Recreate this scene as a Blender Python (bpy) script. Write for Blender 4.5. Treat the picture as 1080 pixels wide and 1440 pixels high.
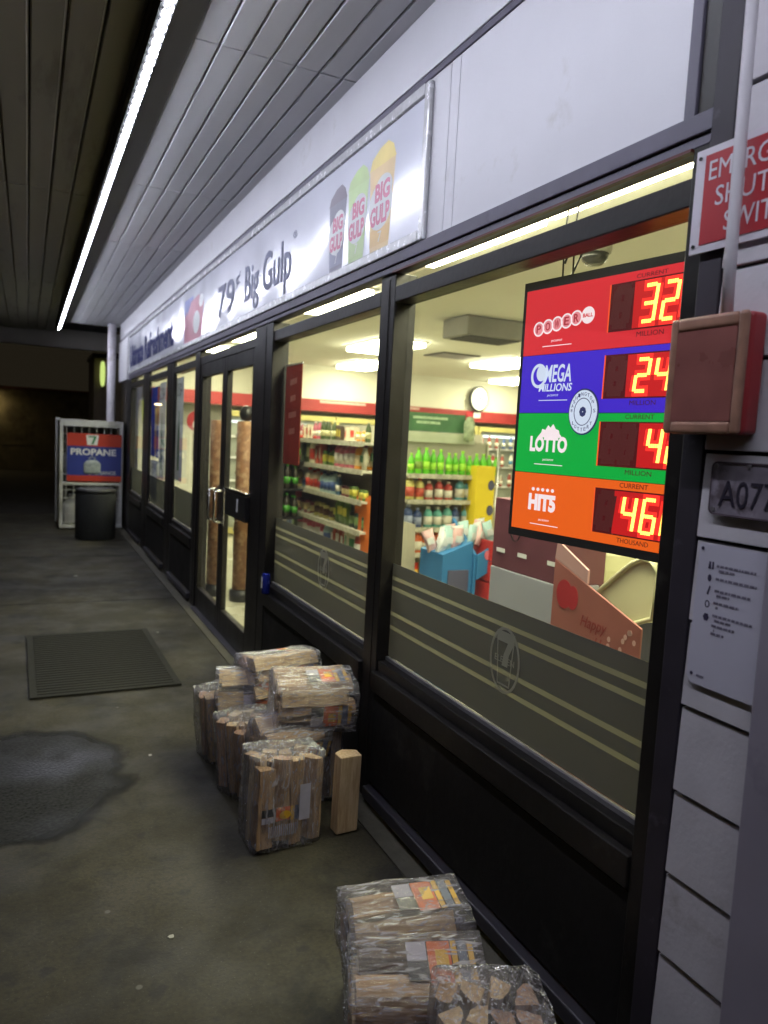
import bpy, bmesh, math, random
from mathutils import Matrix, Vector, noise
random.seed(7)
S = bpy.context.scene
C = S.collection
for o in list(bpy.data.objects): bpy.data.objects.remove(o, do_unlink=True)

# ------------------------------------------------------------------ camera
cd = bpy.data.cameras.new('camera'); cam = bpy.data.objects.new('camera', cd); C.objects.link(cam)
Rr = ((0.90143513, 0.00575312, 0.43287598), (-0.42969717, -0.10978291, 0.89627454), (0.05267876, -0.99393894, -0.09649007))
cam.matrix_world = Matrix(((Rr[0][0], -Rr[0][1], -Rr[0][2], 0), (Rr[1][0], -Rr[1][1], -Rr[1][2], 0),
                           (Rr[2][0], -Rr[2][1], -Rr[2][2], 1.6), (0, 0, 0, 1)))
cd.sensor_fit = 'VERTICAL'; cd.sensor_height = 36; cd.lens = 26.125
cd.clip_start = .05; cd.clip_end = 500
cd.dof.use_dof = True; cd.dof.focus_distance = 2.4; cd.dof.aperture_fstop = 2.8
S.camera = cam

# ------------------------------------------------------------------ night sky, exposure
w = bpy.data.worlds.new('World'); S.world = w; w.use_nodes = True
bg = w.node_tree.nodes['Background']
bg.inputs[0].default_value = (.9, .72, .45, 1); bg.inputs[1].default_value = .014
S.view_settings.view_transform = 'Standard'; S.view_settings.look = 'None'
S.view_settings.exposure = 0; S.view_settings.gamma = 1
LIGHT_IN = 34      # shop ceiling panels
LIGHT_LED = 92      # LED strip
cy = S.cycles
cy.max_bounces = 7; cy.diffuse_bounces = 3; cy.glossy_bounces = 3; cy.transmission_bounces = 4; cy.transparent_max_bounces = 16
cy.caustics_reflective = False; cy.caustics_refractive = False
cy.sample_clamp_indirect = 4; cy.use_denoising = True
try: cy.use_light_tree = True
except Exception: pass

# ------------------------------------------------------------------ materials
MC = {}
def lin(c):
    return tuple((x/12.92 if x <= .04045 else ((x+.055)/1.055)**2.4) for x in (v/255 for v in c))
def new(name):
    m = bpy.data.materials.new(name); m.use_nodes = True
    return m, m.node_tree, m.node_tree.nodes['Principled BSDF']
def paint(name, col, rough=.5, var=.12, scale=6, bump=0., metal=0., bscale=60, spec=.5, dirt=None, dscale=3, dthr=.55, stretch=(1, 1, 1)):
    """procedural painted / plastic / stone surface: albedo mottling, dirt patches, roughness variation, bump"""
    if name in MC: return MC[name]
    m, t, p = new(name); N = t.nodes; L = t.links
    tc = N.new('ShaderNodeTexCoord'); mp = N.new('ShaderNodeMapping'); mp.inputs['Scale'].default_value = stretch
    L.new(tc.outputs['Object'], mp.inputs[0])
    n = N.new('ShaderNodeTexNoise'); n.inputs['Scale'].default_value = scale; n.inputs['Detail'].default_value = 6
    L.new(mp.outputs[0], n.inputs['Vector'])
    r = N.new('ShaderNodeMapRange'); r.inputs[1].default_value = .25; r.inputs[2].default_value = .75
    r.inputs[3].default_value = 1-var; r.inputs[4].default_value = 1+var
    L.new(n.outputs[0], r.inputs[0])
    mx = N.new('ShaderNodeVectorMath'); mx.operation = 'SCALE'; mx.inputs[0].default_value = col[:3]
    L.new(r.outputs[0], mx.inputs['Scale'])
    out = mx.outputs[0]
    if dirt:
        n2 = N.new('ShaderNodeTexNoise'); n2.inputs['Scale'].default_value = dscale; n2.inputs['Detail'].default_value = 8; n2.inputs['Roughness'].default_value = .65
        L.new(mp.outputs[0], n2.inputs['Vector'])
        cr = N.new('ShaderNodeMapRange'); cr.inputs[1].default_value = dthr; cr.inputs[2].default_value = dthr+.12
        L.new(n2.outputs[0], cr.inputs[0])
        mi = N.new('ShaderNodeMix'); mi.data_type = 'RGBA'; L.new(cr.outputs[0], mi.inputs[0]); L.new(out, mi.inputs[6]); mi.inputs[7].default_value = (*dirt, 1)
        out = mi.outputs[2]
    L.new(out, p.inputs['Base Color'])
    p.inputs['Metallic'].default_value = metal; p.inputs['Specular IOR Level'].default_value = spec
    rr = N.new('ShaderNodeMapRange'); rr.inputs[3].default_value = max(.03, rough-.1); rr.inputs[4].default_value = min(1, rough+.1)
    L.new(n.outputs[0], rr.inputs[0]); L.new(rr.outputs[0], p.inputs['Roughness'])
    if bump:
        n3 = N.new('ShaderNodeTexNoise'); n3.inputs['Scale'].default_value = bscale; n3.inputs['Detail'].default_value = 5
        L.new(mp.outputs[0], n3.inputs['Vector'])
        b = N.new('ShaderNodeBump'); b.inputs['Strength'].default_value = bump; b.inputs['Distance'].default_value = .01
        L.new(n3.outputs[0], b.inputs['Height']); L.new(b.outputs[0], p.inputs['Normal'])
    MC[name] = m
    return m
def emit(name, col, s, rough=.4):
    if name in MC: return MC[name]
    m, t, p = new(name)
    p.inputs['Base Color'].default_value = (*[c*.3 for c in col], 1); p.inputs['Roughness'].default_value = rough
    p.inputs['Emission Color'].default_value = (*col, 1); p.inputs['Emission Strength'].default_value = s
    MC[name] = m; return m
def glass_mat(name, tint=(1, 1, 1), refl=1.0, rough=.02, bump=0., veil=0., veilcol=(.6, .6, .6)):
    m, t, p = new(name); N = t.nodes; L = t.links; N.remove(p)
    o = [n for n in N if n.type == 'OUTPUT_MATERIAL'][0]
    tr = N.new('ShaderNodeBsdfTransparent'); tr.inputs[0].default_value = (*tint, 1)
    gl = N.new('ShaderNodeBsdfGlossy'); gl.inputs['Roughness'].default_value = rough
    fr = N.new('ShaderNodeFresnel'); fr.inputs[0].default_value = 1.45
    mu = N.new('ShaderNodeMath'); mu.operation = 'MULTIPLY'; mu.inputs[1].default_value = refl; L.new(fr.outputs[0], mu.inputs[0])
    ge = N.new('ShaderNodeNewGeometry'); iv = N.new('ShaderNodeMath'); iv.operation = 'SUBTRACT'; iv.inputs[0].default_value = 1; L.new(ge.outputs['Backfacing'], iv.inputs[1])
    mm = N.new('ShaderNodeMath'); mm.operation = 'MULTIPLY'; mm.use_clamp = True; L.new(mu.outputs[0], mm.inputs[0]); L.new(iv.outputs[0], mm.inputs[1]); mu = mm
    mx = N.new('ShaderNodeMixShader'); L.new(mu.outputs[0], mx.inputs[0]); L.new(tr.outputs[0], mx.inputs[1]); L.new(gl.outputs[0], mx.inputs[2])
    last = mx
    if veil:
        d = N.new('ShaderNodeBsdfDiffuse'); d.inputs[0].default_value = (*veilcol, 1)
        m2 = N.new('ShaderNodeMixShader'); m2.inputs[0].default_value = veil
        L.new(mx.outputs[0], m2.inputs[1]); L.new(d.outputs[0], m2.inputs[2]); last = m2
    if bump:
        tc = N.new('ShaderNodeTexCoord'); n3 = N.new('ShaderNodeTexNoise'); n3.inputs['Scale'].default_value = 20; n3.inputs['Detail'].default_value = 5; n3.inputs['Distortion'].default_value = 1.5
        mp = N.new('ShaderNodeMapping'); mp.inputs['Scale'].default_value = (1.8, 1.8, .5); L.new(tc.outputs['Object'], mp.inputs[0]); L.new(mp.outputs[0], n3.inputs['Vector'])
        b = N.new('ShaderNodeBump'); b.inputs['Strength'].default_value = bump; b.inputs['Distance'].default_value = .06
        L.new(n3.outputs[0], b.inputs['Height']); L.new(b.outputs[0], gl.inputs['Normal'])
        if veil: L.new(b.outputs[0], d.inputs['Normal'])
    L.new(last.outputs[0], o.inputs[0])
    return m
def film_mat(name, col, transp, trans=.0):
    m, t, p = new(name); N = t.nodes; L = t.links; N.remove(p)
    o = [n for n in N if n.type == 'OUTPUT_MATERIAL'][0]
    tr = N.new('ShaderNodeBsdfTransparent'); d = N.new('ShaderNodeBsdfDiffuse'); d.inputs[0].default_value = (*col, 1)
    tl = N.new('ShaderNodeBsdfTranslucent'); tl.inputs[0].default_value = (*col, 1)
    a = N.new('ShaderNodeMixShader'); a.inputs[0].default_value = trans; L.new(d.outputs[0], a.inputs[1]); L.new(tl.outputs[0], a.inputs[2])
    b = N.new('ShaderNodeMixShader'); b.inputs[0].default_value = transp; L.new(a.outputs[0], b.inputs[1]); L.new(tr.outputs[0], b.inputs[2])
    L.new(b.outputs[0], o.inputs[0]); return m
def wood_mat(name, c1, c2, scale=14, axis=2):
    m, t, p = new(name); N = t.nodes; L = t.links
    tc = N.new('ShaderNodeTexCoord'); mp = N.new('ShaderNodeMapping'); s = [scale]*3; s[axis] = scale*.09; mp.inputs['Scale'].default_value = s
    L.new(tc.outputs['Object'], mp.inputs[0])
    n = N.new('ShaderNodeTexNoise'); n.inputs['Scale'].default_value = 5; n.inputs['Detail'].default_value = 8; n.inputs['Roughness'].default_value = .7
    L.new(mp.outputs[0], n.inputs['Vector'])
    cr = N.new('ShaderNodeValToRGB'); cr.color_ramp.elements[0].color = (*c1, 1); cr.color_ramp.elements[1].color = (*c2, 1)
    cr.color_ramp.elements[0].position = .35; cr.color_ramp.elements[1].position = .65
    L.new(n.outputs[0], cr.inputs[0]); L.new(cr.outputs[0], p.inputs['Base Color']); p.inputs['Roughness'].default_value = .85
    b = N.new('ShaderNodeBump'); b.inputs['Strength'].default_value = .6; b.inputs['Distance'].default_value = .004
    L.new(n.outputs[0], b.inputs['Height']); L.new(b.outputs[0], p.inputs['Normal'])
    return m

# ------------------------------------------------------------------ mesh helpers
FACADE = Matrix(((0, 0, -1, 0), (-1, 0, 0, 0), (0, 1, 0, 0), (0, 0, 0, 1)))      # local x = -Y, local y = Z, local z = -X (towards the walkway)
def facade(x, y=0, z=0): return Matrix.Translation((x, y, z)) @ FACADE
NEAR = Matrix(((1, 0, 0, 0), (0, 0, -1, 0), (0, 1, 0, 0), (0, 0, 0, 1)))         # local x = X, y = Z, z = -Y (towards the camera)
def near(x, y, z=0): return Matrix.Translation((x, y, z)) @ NEAR
class B:
    def __init__(s): s.bm = bmesh.new()
    def _add(s, vs, fs, M=None, mi=0, smooth=False):
        M = M or Matrix()
        v = [s.bm.verts.new(M @ Vector(p)) for p in vs]
        for f in fs:
            try:
                F = s.bm.faces.new([v[i] for i in f]); F.material_index = mi; F.smooth = smooth
            except ValueError: pass
        return s
    def box(s, x0, x1, y0, y1, z0, z1, M=None, mi=0):
        v = [(x, y, z) for x in (x0, x1) for y in (y0, y1) for z in (z0, z1)]
        return s._add(v, [(0, 1, 3, 2), (4, 6, 7, 5), (0, 4, 5, 1), (2, 3, 7, 6), (0, 2, 6, 4), (1, 5, 7, 3)], M, mi)
    def prism(s, pts, z0, z1, M=None, mi=0, smooth=False):
        n = len(pts); v = [(x, y, z0) for x, y in pts]+[(x, y, z1) for x, y in pts]
        f = [tuple(reversed(range(n))), tuple(range(n, 2*n))]+[(i, (i+1) % n, n+(i+1) % n, n+i) for i in range(n)]
        return s._add(v, f, M, mi, smooth)
    def disc(s, cx, cy_, rx, ry, z0, z1, M=None, mi=0, n=28):
        return s.prism([(cx+rx*math.cos(2*math.pi*i/n), cy_+ry*math.sin(2*math.pi*i/n)) for i in range(n)], z0, z1, M, mi)
    def ring(s, cx, cy_, rx, ry, wd, z0, z1, M=None, mi=0, n=36):
        v = []
        for i in range(n):
            a = 2*math.pi*i/n; c, d = math.cos(a), math.sin(a)
            v += [(cx+rx*c, cy_+ry*d, z0), (cx+rx*c, cy_+ry*d, z1), (cx+(rx-wd)*c, cy_+(ry-wd)*d, z1), (cx+(rx-wd)*c, cy_+(ry-wd)*d, z0)]
        f = []
        for i in range(n):
            a, b = 4*i, 4*((i+1) % n)
            for k in range(4): f.append((a+k, b+k, b+(k+1) % 4, a+(k+1) % 4))
        return s._add(v, f, M, mi)
    def lathe(s, prof, n=16, M=None, mi=0, smooth=True):
        v = [(r*math.cos(2*math.pi*i/n), r*math.sin(2*math.pi*i/n), z) for r, z in prof for i in range(n)]
        f = [(j*n+i, j*n+(i+1) % n, (j+1)*n+(i+1) % n, (j+1)*n+i) for j in range(len(prof)-1) for i in range(n)]
        f.append(tuple(reversed(range(n)))); f.append(tuple(range((len(prof)-1)*n, len(prof)*n)))
        return s._add(v, f, M, mi, smooth)
    def tube(s, pts, r, n=10, M=None, mi=0):
        pts = [Vector(p) for p in pts]; v = []
        for i, p in enumerate(pts):
            d = (pts[min(i+1, len(pts)-1)]-pts[max(i-1, 0)]).normalized()
            a = d.cross(Vector((0, 0, 1)) if abs(d.z) < .9 else Vector((1, 0, 0))).normalized(); b = d.cross(a)
            v += [tuple(p+a*r*math.cos(2*math.pi*k/n)+b*r*math.sin(2*math.pi*k/n)) for k in range(n)]
        f = [(j*n+i, j*n+(i+1) % n, (j+1)*n+(i+1) % n, (j+1)*n+i) for j in range(len(pts)-1) for i in range(n)]
        f.append(tuple(range(n))); f.append(tuple(range((len(pts)-1)*n, len(pts)*n)))
        return s._add(v, f, M, mi, True)
    def text(s, body, x0, x1, y0, y1, z=0, depth=.001, M=None, mi=0, bold=0., shear=0.):
        cu = bpy.data.curves.new('t', 'FONT'); cu.body = body; cu.extrude = .02; cu.offset = bold; cu.shear = shear; cu.resolution_u = 3; cu.align_x = 'CENTER'
        ob = bpy.data.objects.new('t', cu); C.objects.link(ob)
        bpy.context.view_layer.update()
        me = bpy.data.meshes.new_from_object(ob.evaluated_get(bpy.context.evaluated_depsgraph_get()))
        xs = [v.co.x for v in me.vertices]; ys = [v.co.y for v in me.vertices]
        a, b, c, d = min(xs), max(xs), min(ys), max(ys)
        vs = [(x0+(v.co.x-a)/(b-a)*(x1-x0), y0+(v.co.y-c)/(d-c)*(y1-y0), z+(depth if v.co.z > 0 else 0)) for v in me.vertices]
        s._add(vs, [tuple(p.vertices) for p in me.polygons], M, mi)
        bpy.data.objects.remove(ob); bpy.data.curves.remove(cu); bpy.data.meshes.remove(me)
        return s
    def build(s, name, mats, parent=None, bevel=0, seg=2, loc=None):
        bmesh.ops.recalc_face_normals(s.bm, faces=s.bm.faces)
        me = bpy.data.meshes.new(name)
        if parent is not None and loc is None: off = Vector(parent.get('_o', (0, 0, 0)))
        else: off = Vector(loc or (0, 0, 0))
        if off.length: bmesh.ops.translate(s.bm, verts=s.bm.verts, vec=-off)
        s.bm.to_mesh(me); s.bm.free()
        o = bpy.data.objects.new(name, me); C.objects.link(o)
        for m in (mats if isinstance(mats, (list, tuple)) else [mats]): me.materials.append(m)
        if parent is not None:
            o.parent = parent; o['_o'] = tuple(parent.get('_o', (0, 0, 0)))
        else:
            o.location = off; o['_o'] = tuple(off)
        if bevel:
            b = o.modifiers.new('bevel', 'BEVEL'); b.width = bevel; b.segments = seg; b.limit_method = 'ANGLE'
        return o
def tag(o, label=None, cat=None, group=None, kind=None):
    if label: o['label'] = label
    if cat: o['category'] = cat
    if group: o['group'] = group
    if kind: o['kind'] = kind
    return o
def thing(name, label, cat, loc=(0, 0, 0), group=None):
    """Empty at the base of a thing; parts are modelled in world coordinates and re-based on it"""
    o = bpy.data.objects.new(name, None); C.objects.link(o); o.location = loc; o['_o'] = tuple(loc); o.empty_display_size = .1
    return tag(o, label, cat, group)
def local_thing(name, label, cat, group=None):
    o = bpy.data.objects.new(name, None); C.objects.link(o); o['_o'] = (0., 0., 0.); o.empty_display_size = .1
    return tag(o, label, cat, group)
def copy_tree(o, parent=None):
    c = o.copy(); C.objects.link(c)
    if parent is not None: c.parent = parent
    for ch in list(o.children): copy_tree(ch, c)
    return c

# ------------------------------------------------------------------ palette
DARK = paint('bronze_frame', (.015, .013, .012), .42, .3, 8, spec=.35, bump=.08, bscale=40, dirt=(.034, .031, .028), dscale=9, dthr=.6)
DARKP = paint('black_panel', (.013, .0115, .011), .6, .3, 5, spec=.25, bump=.15, bscale=25, dirt=(.032, .029, .026), dscale=4, dthr=.57)
GREYTRIM = paint('grey_trim', (.12, .11, .15), .55, .2, 5, dirt=(.05, .045, .06), dthr=.58)
WHITEP = paint('white_panel', (.72, .71, .75), .55, .04, 3, bump=.05, bscale=200, dirt=(.62, .6, .6), dthr=.6)
CLAD = paint('white_siding_paint', (.62, .59, .63), .55, .09, 9, bump=.10, bscale=90, dirt=(.44, .41, .42), dscale=5, dthr=.58)
SOFF = paint('soffit_panel', (.74, .74, .77), .6, .08, 2.5, spec=.3, stretch=(3, .4, 3))
ALU = paint('aluminium', (.62, .62, .62), .3, .08, 20, metal=.9)
CHROME = paint('chrome', (.75, .75, .77), .18, .03, 20, metal=1)
CREAM = paint('shop_wall_paint', (.80, .78, .66), .7, .03, 2)
CEIL = paint('shop_ceiling_tile', (.84, .83, .74), .85, .05, 1.2, bump=.1, bscale=150)
GLASS = glass_mat('window_glass', (.93, .95, .92), 1.0, veil=.025)
FILM = film_mat('dark_window_film', (.24, .235, .20), .07, .40)
FROST = film_mat('frosted_stripe', (.50, .49, .38), .10, .6)
EMB = film_mat('etched_emblem', (.66, .65, .52), .0, .5)
BLACKP = paint('black_plastic', (.012, .012, .013), .4, .2, 30)
WHITEPR = paint('white_print', (.78, .78, .78), .6, .03)

# ------------------------------------------------------------------ ground
def concrete():
    m, t, p = new('stained_concrete'); N = t.nodes; L = t.links
    tc = N.new('ShaderNodeTexCoord')
    def nz(sc, det=8, ro=.6, st=(1, 1, 1), dist=0):
        mp = N.new('ShaderNodeMapping'); mp.inputs['Scale'].default_value = st; L.new(tc.outputs['Object'], mp.inputs[0])
        n = N.new('ShaderNodeTexNoise'); n.inputs['Scale'].default_value = sc; n.inputs['Detail'].default_value = det; n.inputs['Roughness'].default_value = ro; n.inputs['Distortion'].default_value = dist
        L.new(mp.outputs[0], n.inputs['Vector']); return n.outputs[0]
    def ramp(x, a, b, lo=0., hi=1.):
        r = N.new('ShaderNodeMapRange'); r.interpolation_type = 'SMOOTHSTEP'; r.inputs[1].default_value = a; r.inputs[2].default_value = b; r.inputs[3].default_value = lo; r.inputs[4].default_value = hi
        L.new(x, r.inputs[0]); return r.outputs[0]
    def mix(f, a, b):
        x = N.new('ShaderNodeMix'); x.data_type = 'RGBA'
        L.new(f, x.inputs[0]) if not isinstance(f, float) else None
        for k, v in ((6, a), (7, b)):
            if isinstance(v, tuple): x.inputs[k].default_value = (*v, 1)
            else: L.new(v, x.inputs[k])
        return x.outputs[2]
    c = mix(ramp(nz(1.1), .35, .65), (.024, .0205, .011), (.052, .044, .024))
    c = mix(ramp(nz(60, 5), .42, .66, 0, .55), c, (.016, .015, .011))
    c = mix(ramp(nz(110, 3), .62, .70, 0, .5), c, (.10, .095, .08))
    c = mix(ramp(nz(2.6, 9, .65, (1, 1, 1), .6), .50, .64, 0, .8), c, (.010, .009, .007))
    c = mix(ramp(nz(7, 5, .5), .62, .70, 0, .8), c, (.013, .012, .010))
    v = N.new('ShaderNodeTexVoronoi'); v.inputs['Scale'].default_value = 4.5; L.new(tc.outputs['Object'], v.inputs['Vector'])
    c = mix(ramp(v.outputs['Distance'], .03, .055, .85, 0), c, (.12, .115, .10))
    L.new(c, p.inputs['Base Color'])
    L.new(ramp(nz(3), .3, .7, .55, .85), p.inputs['Roughness'])
    b = N.new('ShaderNodeBump'); b.inputs['Strength'].default_value = .35; b.inputs['Distance'].default_value = .004
    L.new(nz(90, 6), b.inputs['Height']); L.new(b.outputs[0], p.inputs['Normal'])
    return m
CONC = concrete()
g = B(); g.box(-60, 60, -40, 90, -.25, -.012)
tag(g.build('ground', paint('asphalt', (.045, .04, .032), .9, .3, 3, bump=.4, bscale=80, dirt=(.02, .018, .015))), kind='structure')
g = B(); g.box(-2.6, 1.262, -3, 14.2, -.2, 0)
tag(g.build('sidewalk', CONC), kind='structure')
g = B(); g.box(1.266, 1.40, -3, 14.2, -.2, .004)
tag(g.build('kerb', paint('kerb_concrete', (.085, .078, .058), .8, .25, 12, bump=.3, dirt=(.10, .09, .07))), kind='structure')
g = B(); g.box(1.404, 12, -3, 13, -.2, .006)
tag(g.build('floor', paint('shop_floor_tile', (.70, .67, .52), .25, .05, 2)), kind='structure')
# wet patch on the concrete: thin sheet of damp that fades out at an uneven edge
def wet_mat():
    m, t, p = new('wet_patch'); N = t.nodes; L = t.links
    tc = N.new('ShaderNodeTexCoord'); ln = N.new('ShaderNodeVectorMath'); ln.operation = 'LENGTH'; L.new(tc.outputs['Object'], ln.inputs[0])
    n = N.new('ShaderNodeTexNoise'); n.inputs['Scale'].default_value = 3.2; n.inputs['Detail'].default_value = 7; L.new(tc.outputs['Object'], n.inputs['Vector'])
    a = N.new('ShaderNodeMath'); a.operation = 'MULTIPLY_ADD'; a.inputs[1].default_value = .30; L.new(n.outputs[0], a.inputs[0]); L.new(ln.outputs['Value'], a.inputs[2])
    r = N.new('ShaderNodeMapRange'); r.interpolation_type = 'SMOOTHSTEP'; r.inputs[1].default_value = .65; r.inputs[2].default_value = .75; r.inputs[3].default_value = .9; r.inputs[4].default_value = 0; L.new(a.outputs[0], r.inputs[0])
    n2 = N.new('ShaderNodeTexNoise'); n2.inputs['Scale'].default_value = 70; n2.inputs['Detail'].default_value = 4; L.new(tc.outputs['Object'], n2.inputs['Vector'])
    c = N.new('ShaderNodeMapRange'); c.inputs[1].default_value = .35; c.inputs[2].default_value = .65; c.inputs[3].default_value = .008; c.inputs[4].default_value = .030; L.new(n2.outputs[0], c.inputs[0])
    L.new(c.outputs[0], p.inputs['Base Color'])
    n3 = N.new('ShaderNodeTexNoise'); n3.inputs['Scale'].default_value = 2.0; L.new(tc.outputs['Object'], n3.inputs['Vector'])
    q = N.new('ShaderNodeMapRange'); q.inputs[1].default_value = .4; q.inputs[2].default_value = .6; q.inputs[3].default_value = .32; q.inputs[4].default_value = .7; L.new(n3.outputs[0], q.inputs[0]); L.new(q.outputs[0], p.inputs['Roughness'])
    b = N.new('ShaderNodeBump'); b.inputs['Strength'].default_value = .5; b.inputs['Distance'].default_value = .004; L.new(n2.outputs[0], b.inputs['Height']); L.new(b.outputs[0], p.inputs['Normal'])
    p.inputs['Specular IOR Level'].default_value = .22
    L.new(r.outputs[0], p.inputs['Alpha']); return m
g = B(); g.prism([(-.12+.95*math.cos(2*math.pi*i/40), 3.54+.80*math.sin(2*math.pi*i/40)) for i in range(40)], .0005, .002)
tag(g.build('puddle', wet_mat(), loc=(-.12, 3.54, 0)), kind='structure')
# rubber entrance mat
g = B(); M = Matrix.Translation((.44, 5.30, .002)) @ Matrix.Rotation(math.radians(.8), 4, 'Z')
g.box(-.43, .43, -.70, .70, .002, .012, M)
for k in range(28): g.box(-.39, .39, -.66+k*.048, -.66+k*.048+.018, .0122, .016, M)
tag(g.build('door_mat', paint('mat_rubber', (.013, .0125, .009), .85, .3, 10, bump=.4, bscale=120)), 'dark ribbed rubber mat lying on the concrete in front of the glass doors', 'door mat')

# ------------------------------------------------------------------ the store building
F = 1.37
store = thing('store_building', 'single-storey convenience store with dark framed glass front and white siding', 'store', (1.37, 6, 0))
# siding wall on the right
g = B(); zs = [0.02, .245, .44, .637, .835, 1.037, 1.232, 1.42, 1.612, 1.806, 2.0, 2.19, 2.372, 2.57, 2.77, 2.97, 3.2]
for a, b in zip(zs[:-1], zs[1:]):
    g.prism([(-1.340, a+.004), (-1.366, a+.004), (-1.366, b-.004), (-1.346, b-.004)], -1.175, 2.0, Matrix(((-1, 0, 0, 0), (0, 0, -1, 0), (0, 1, 0, 0), (0, 0, 0, 1))))
g.build('siding', CLAD, store, bevel=.0015)
g = B(); g.box(1.367, 1.5, -2, 1.19, 0, 3.2); g.build('wall', paint('wall_backing', (.05, .045, .05), .8), store)
g = B(); g.box(1.31, 1.338, .70, .975, 0, 3.2)
g.build('corner_board', paint('lavender_board', (.33, .30, .36), .5, .1, 5, dirt=(.2, .18, .22)), store, bevel=.003)
# black jamb between glass and siding
g = B(); g.box(1.345, 1.46, 1.182, 1.243, 0, 3.0); g.build('jamb', paint('jamb_paint', (.030, .024, .034), .6, .3, 9, dirt=(.07, .06, .08), dscale=14, dthr=.6), store, bevel=.003)
g = B(); g.box(1.36, 1.46, 1.244, 1.300, 0, 3.0); g.build('jamb', DARK, store, bevel=.003)
g = B(); g.box(1.352, 1.40, 1.300, 1.332, 2.33, 2.97); g.build('trim', GREYTRIM, store, bevel=.002)
# soffit: grooved metal planks across the overhang, in 2 m lengths along the store
def planks(x0, x1, wd, z, y0, y1, joints, gap=.004, step=.0):
    g = B(); x = x0; k = 0
    while x < x1-.01:
        ys = [y0]+[j for j in joints if y0 < j < y1]+[y1]
        for a, b in zip(ys[:-1], ys[1:]):
            dz = random.uniform(-.0015, .0015)
            e = min(x+wd-gap, x1)
            g.prism([(x, z+dz+.004), (x+.006, z+dz), (e-.010, z+dz), (e-.004, z+dz+.008), (e, z+dz+.008), (e, z+.05), (x, z+.05)], -(b-.012), -a, Matrix(((1, 0, 0, 0), (0, 0, -1, 0), (0, 1, 0, 0), (0, 0, 0, 1))))
        x += wd; k += 1
    return g
def shade_edge():  # dark tone with uneven limit paints in the shade beside the LED strip
    m = SOFF.copy(); m.name = 'soffit_panel_shaded'; t = m.node_tree; N = t.nodes; L = t.links; p = N['Principled BSDF']
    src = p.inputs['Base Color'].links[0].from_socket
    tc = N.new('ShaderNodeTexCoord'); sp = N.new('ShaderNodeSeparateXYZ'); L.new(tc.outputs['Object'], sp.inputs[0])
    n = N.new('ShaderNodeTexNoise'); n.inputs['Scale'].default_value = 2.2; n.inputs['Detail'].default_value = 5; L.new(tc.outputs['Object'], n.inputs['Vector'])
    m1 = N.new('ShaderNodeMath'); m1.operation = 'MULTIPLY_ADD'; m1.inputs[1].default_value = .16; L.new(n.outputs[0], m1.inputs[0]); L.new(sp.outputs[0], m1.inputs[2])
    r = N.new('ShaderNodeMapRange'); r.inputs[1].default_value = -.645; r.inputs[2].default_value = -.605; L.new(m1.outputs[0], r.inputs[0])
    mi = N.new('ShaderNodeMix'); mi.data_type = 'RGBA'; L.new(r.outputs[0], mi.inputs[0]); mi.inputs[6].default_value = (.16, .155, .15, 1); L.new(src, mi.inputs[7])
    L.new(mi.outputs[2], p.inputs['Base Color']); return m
J = [3.35, 5.47, 7.25, 9.2, 11.2]
planks(.618, 1.37, .1125, 3.23, -1.5, 13.4, J).build('soffit', SOFF, store)
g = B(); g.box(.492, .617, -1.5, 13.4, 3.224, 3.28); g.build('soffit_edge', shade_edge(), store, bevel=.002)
g = B(); g.box(-5, 1.37, -2, 15.2, 3.30, 3.34); g.build('roof_deck', DARKP, store)
planks(-4.9, .44, .14, 3.24, -2, 15.0, [2.1, 6.0, 9.9], gap=.007).build('canopy_ceiling', paint('canopy_planks', (.33, .31, .26), .7, .06, 1.5, dirt=(.25, .23, .19), dthr=.55, stretch=(2, .3, 2)), store)
g = B(); g.box(-5, 2.2, 15.0, 15.2, 2.97, 3.30); g.build('canopy_beam', paint('canopy_beam', (.30, .28, .25), .7, .15, 2), store)
g = B(); g.box(1.37, 12, -3, 15.0, 3.35, 3.5); g.build('roof', DARKP, store)
# fascia board, upper panel and ledge
g = B(); g.box(1.352, 1.42, -2, 13.0, 2.985, 3.228); g.build('fascia_board', WHITEP, store, bevel=.003)
g = B(); g.box(1.358, 1.42, -2, 13.0, 2.962, 2.984); g.build('trim', GREYTRIM, store)
g = B(); g.box(1.366, 1.42, 1.333, 2.395, 2.366, 2.961); g.box(1.366, 1.42, 2.399, 2.46, 2.366, 2.961); g.box(1.366, 1.42, 2.464, 12.9, 2.366, 2.961)
g.build('upper_panel', WHITEP, store)
g = B(); g.box(1.350, 1.42, 1.245, 12.9, 2.318, 2.364); g.box(1.358, 1.42, 1.245, 12.9, 2.292, 2.317); g.build('ledge', GREYTRIM, store, bevel=.003)
g = B(); g.box(1.352, 1.37, 1.301, 2.84, 2.286, 2.293); g.build('trim', paint('dark_red_trim', (.09, .012, .014), .5), store)
g = B(); g.box(1.33, 1.3655, 11.82, 12.93, 2.30, 2.93); g.build('end_panel', WHITEP, store, bevel=.004)
# round corner downpipe
g = B(); g.tube([(1.20, 12.75, 0), (1.20, 12.75, 3.2)], .062, 16); g.build('downpipe', CLAD, store)
# posts between the windows
def post(y0, y1, z1=2.29, x0=F, x1=F+.10, z0=0.0, nm='mullion'):
    g = B(); g.box(x0, x1, y0, y1, z0, z1)
    if y1-y0 > .12: g.box(x0-.003, x0+.01, y0+.35*(y1-y0), y0+.40*(y1-y0), z0+.05, z1-.02)
    g.build(nm, DARK, store, bevel=.004)
post(2.84, 2.98); post(4.53, 4.93, x0=F-.006); post(6.70, 6.90, x0=F-.006); post(8.03, 8.46, x1=F+.034); post(9.78, 10.31, x1=F+.034); post(11.6, 12.0); post(12.0, 12.9)
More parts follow.
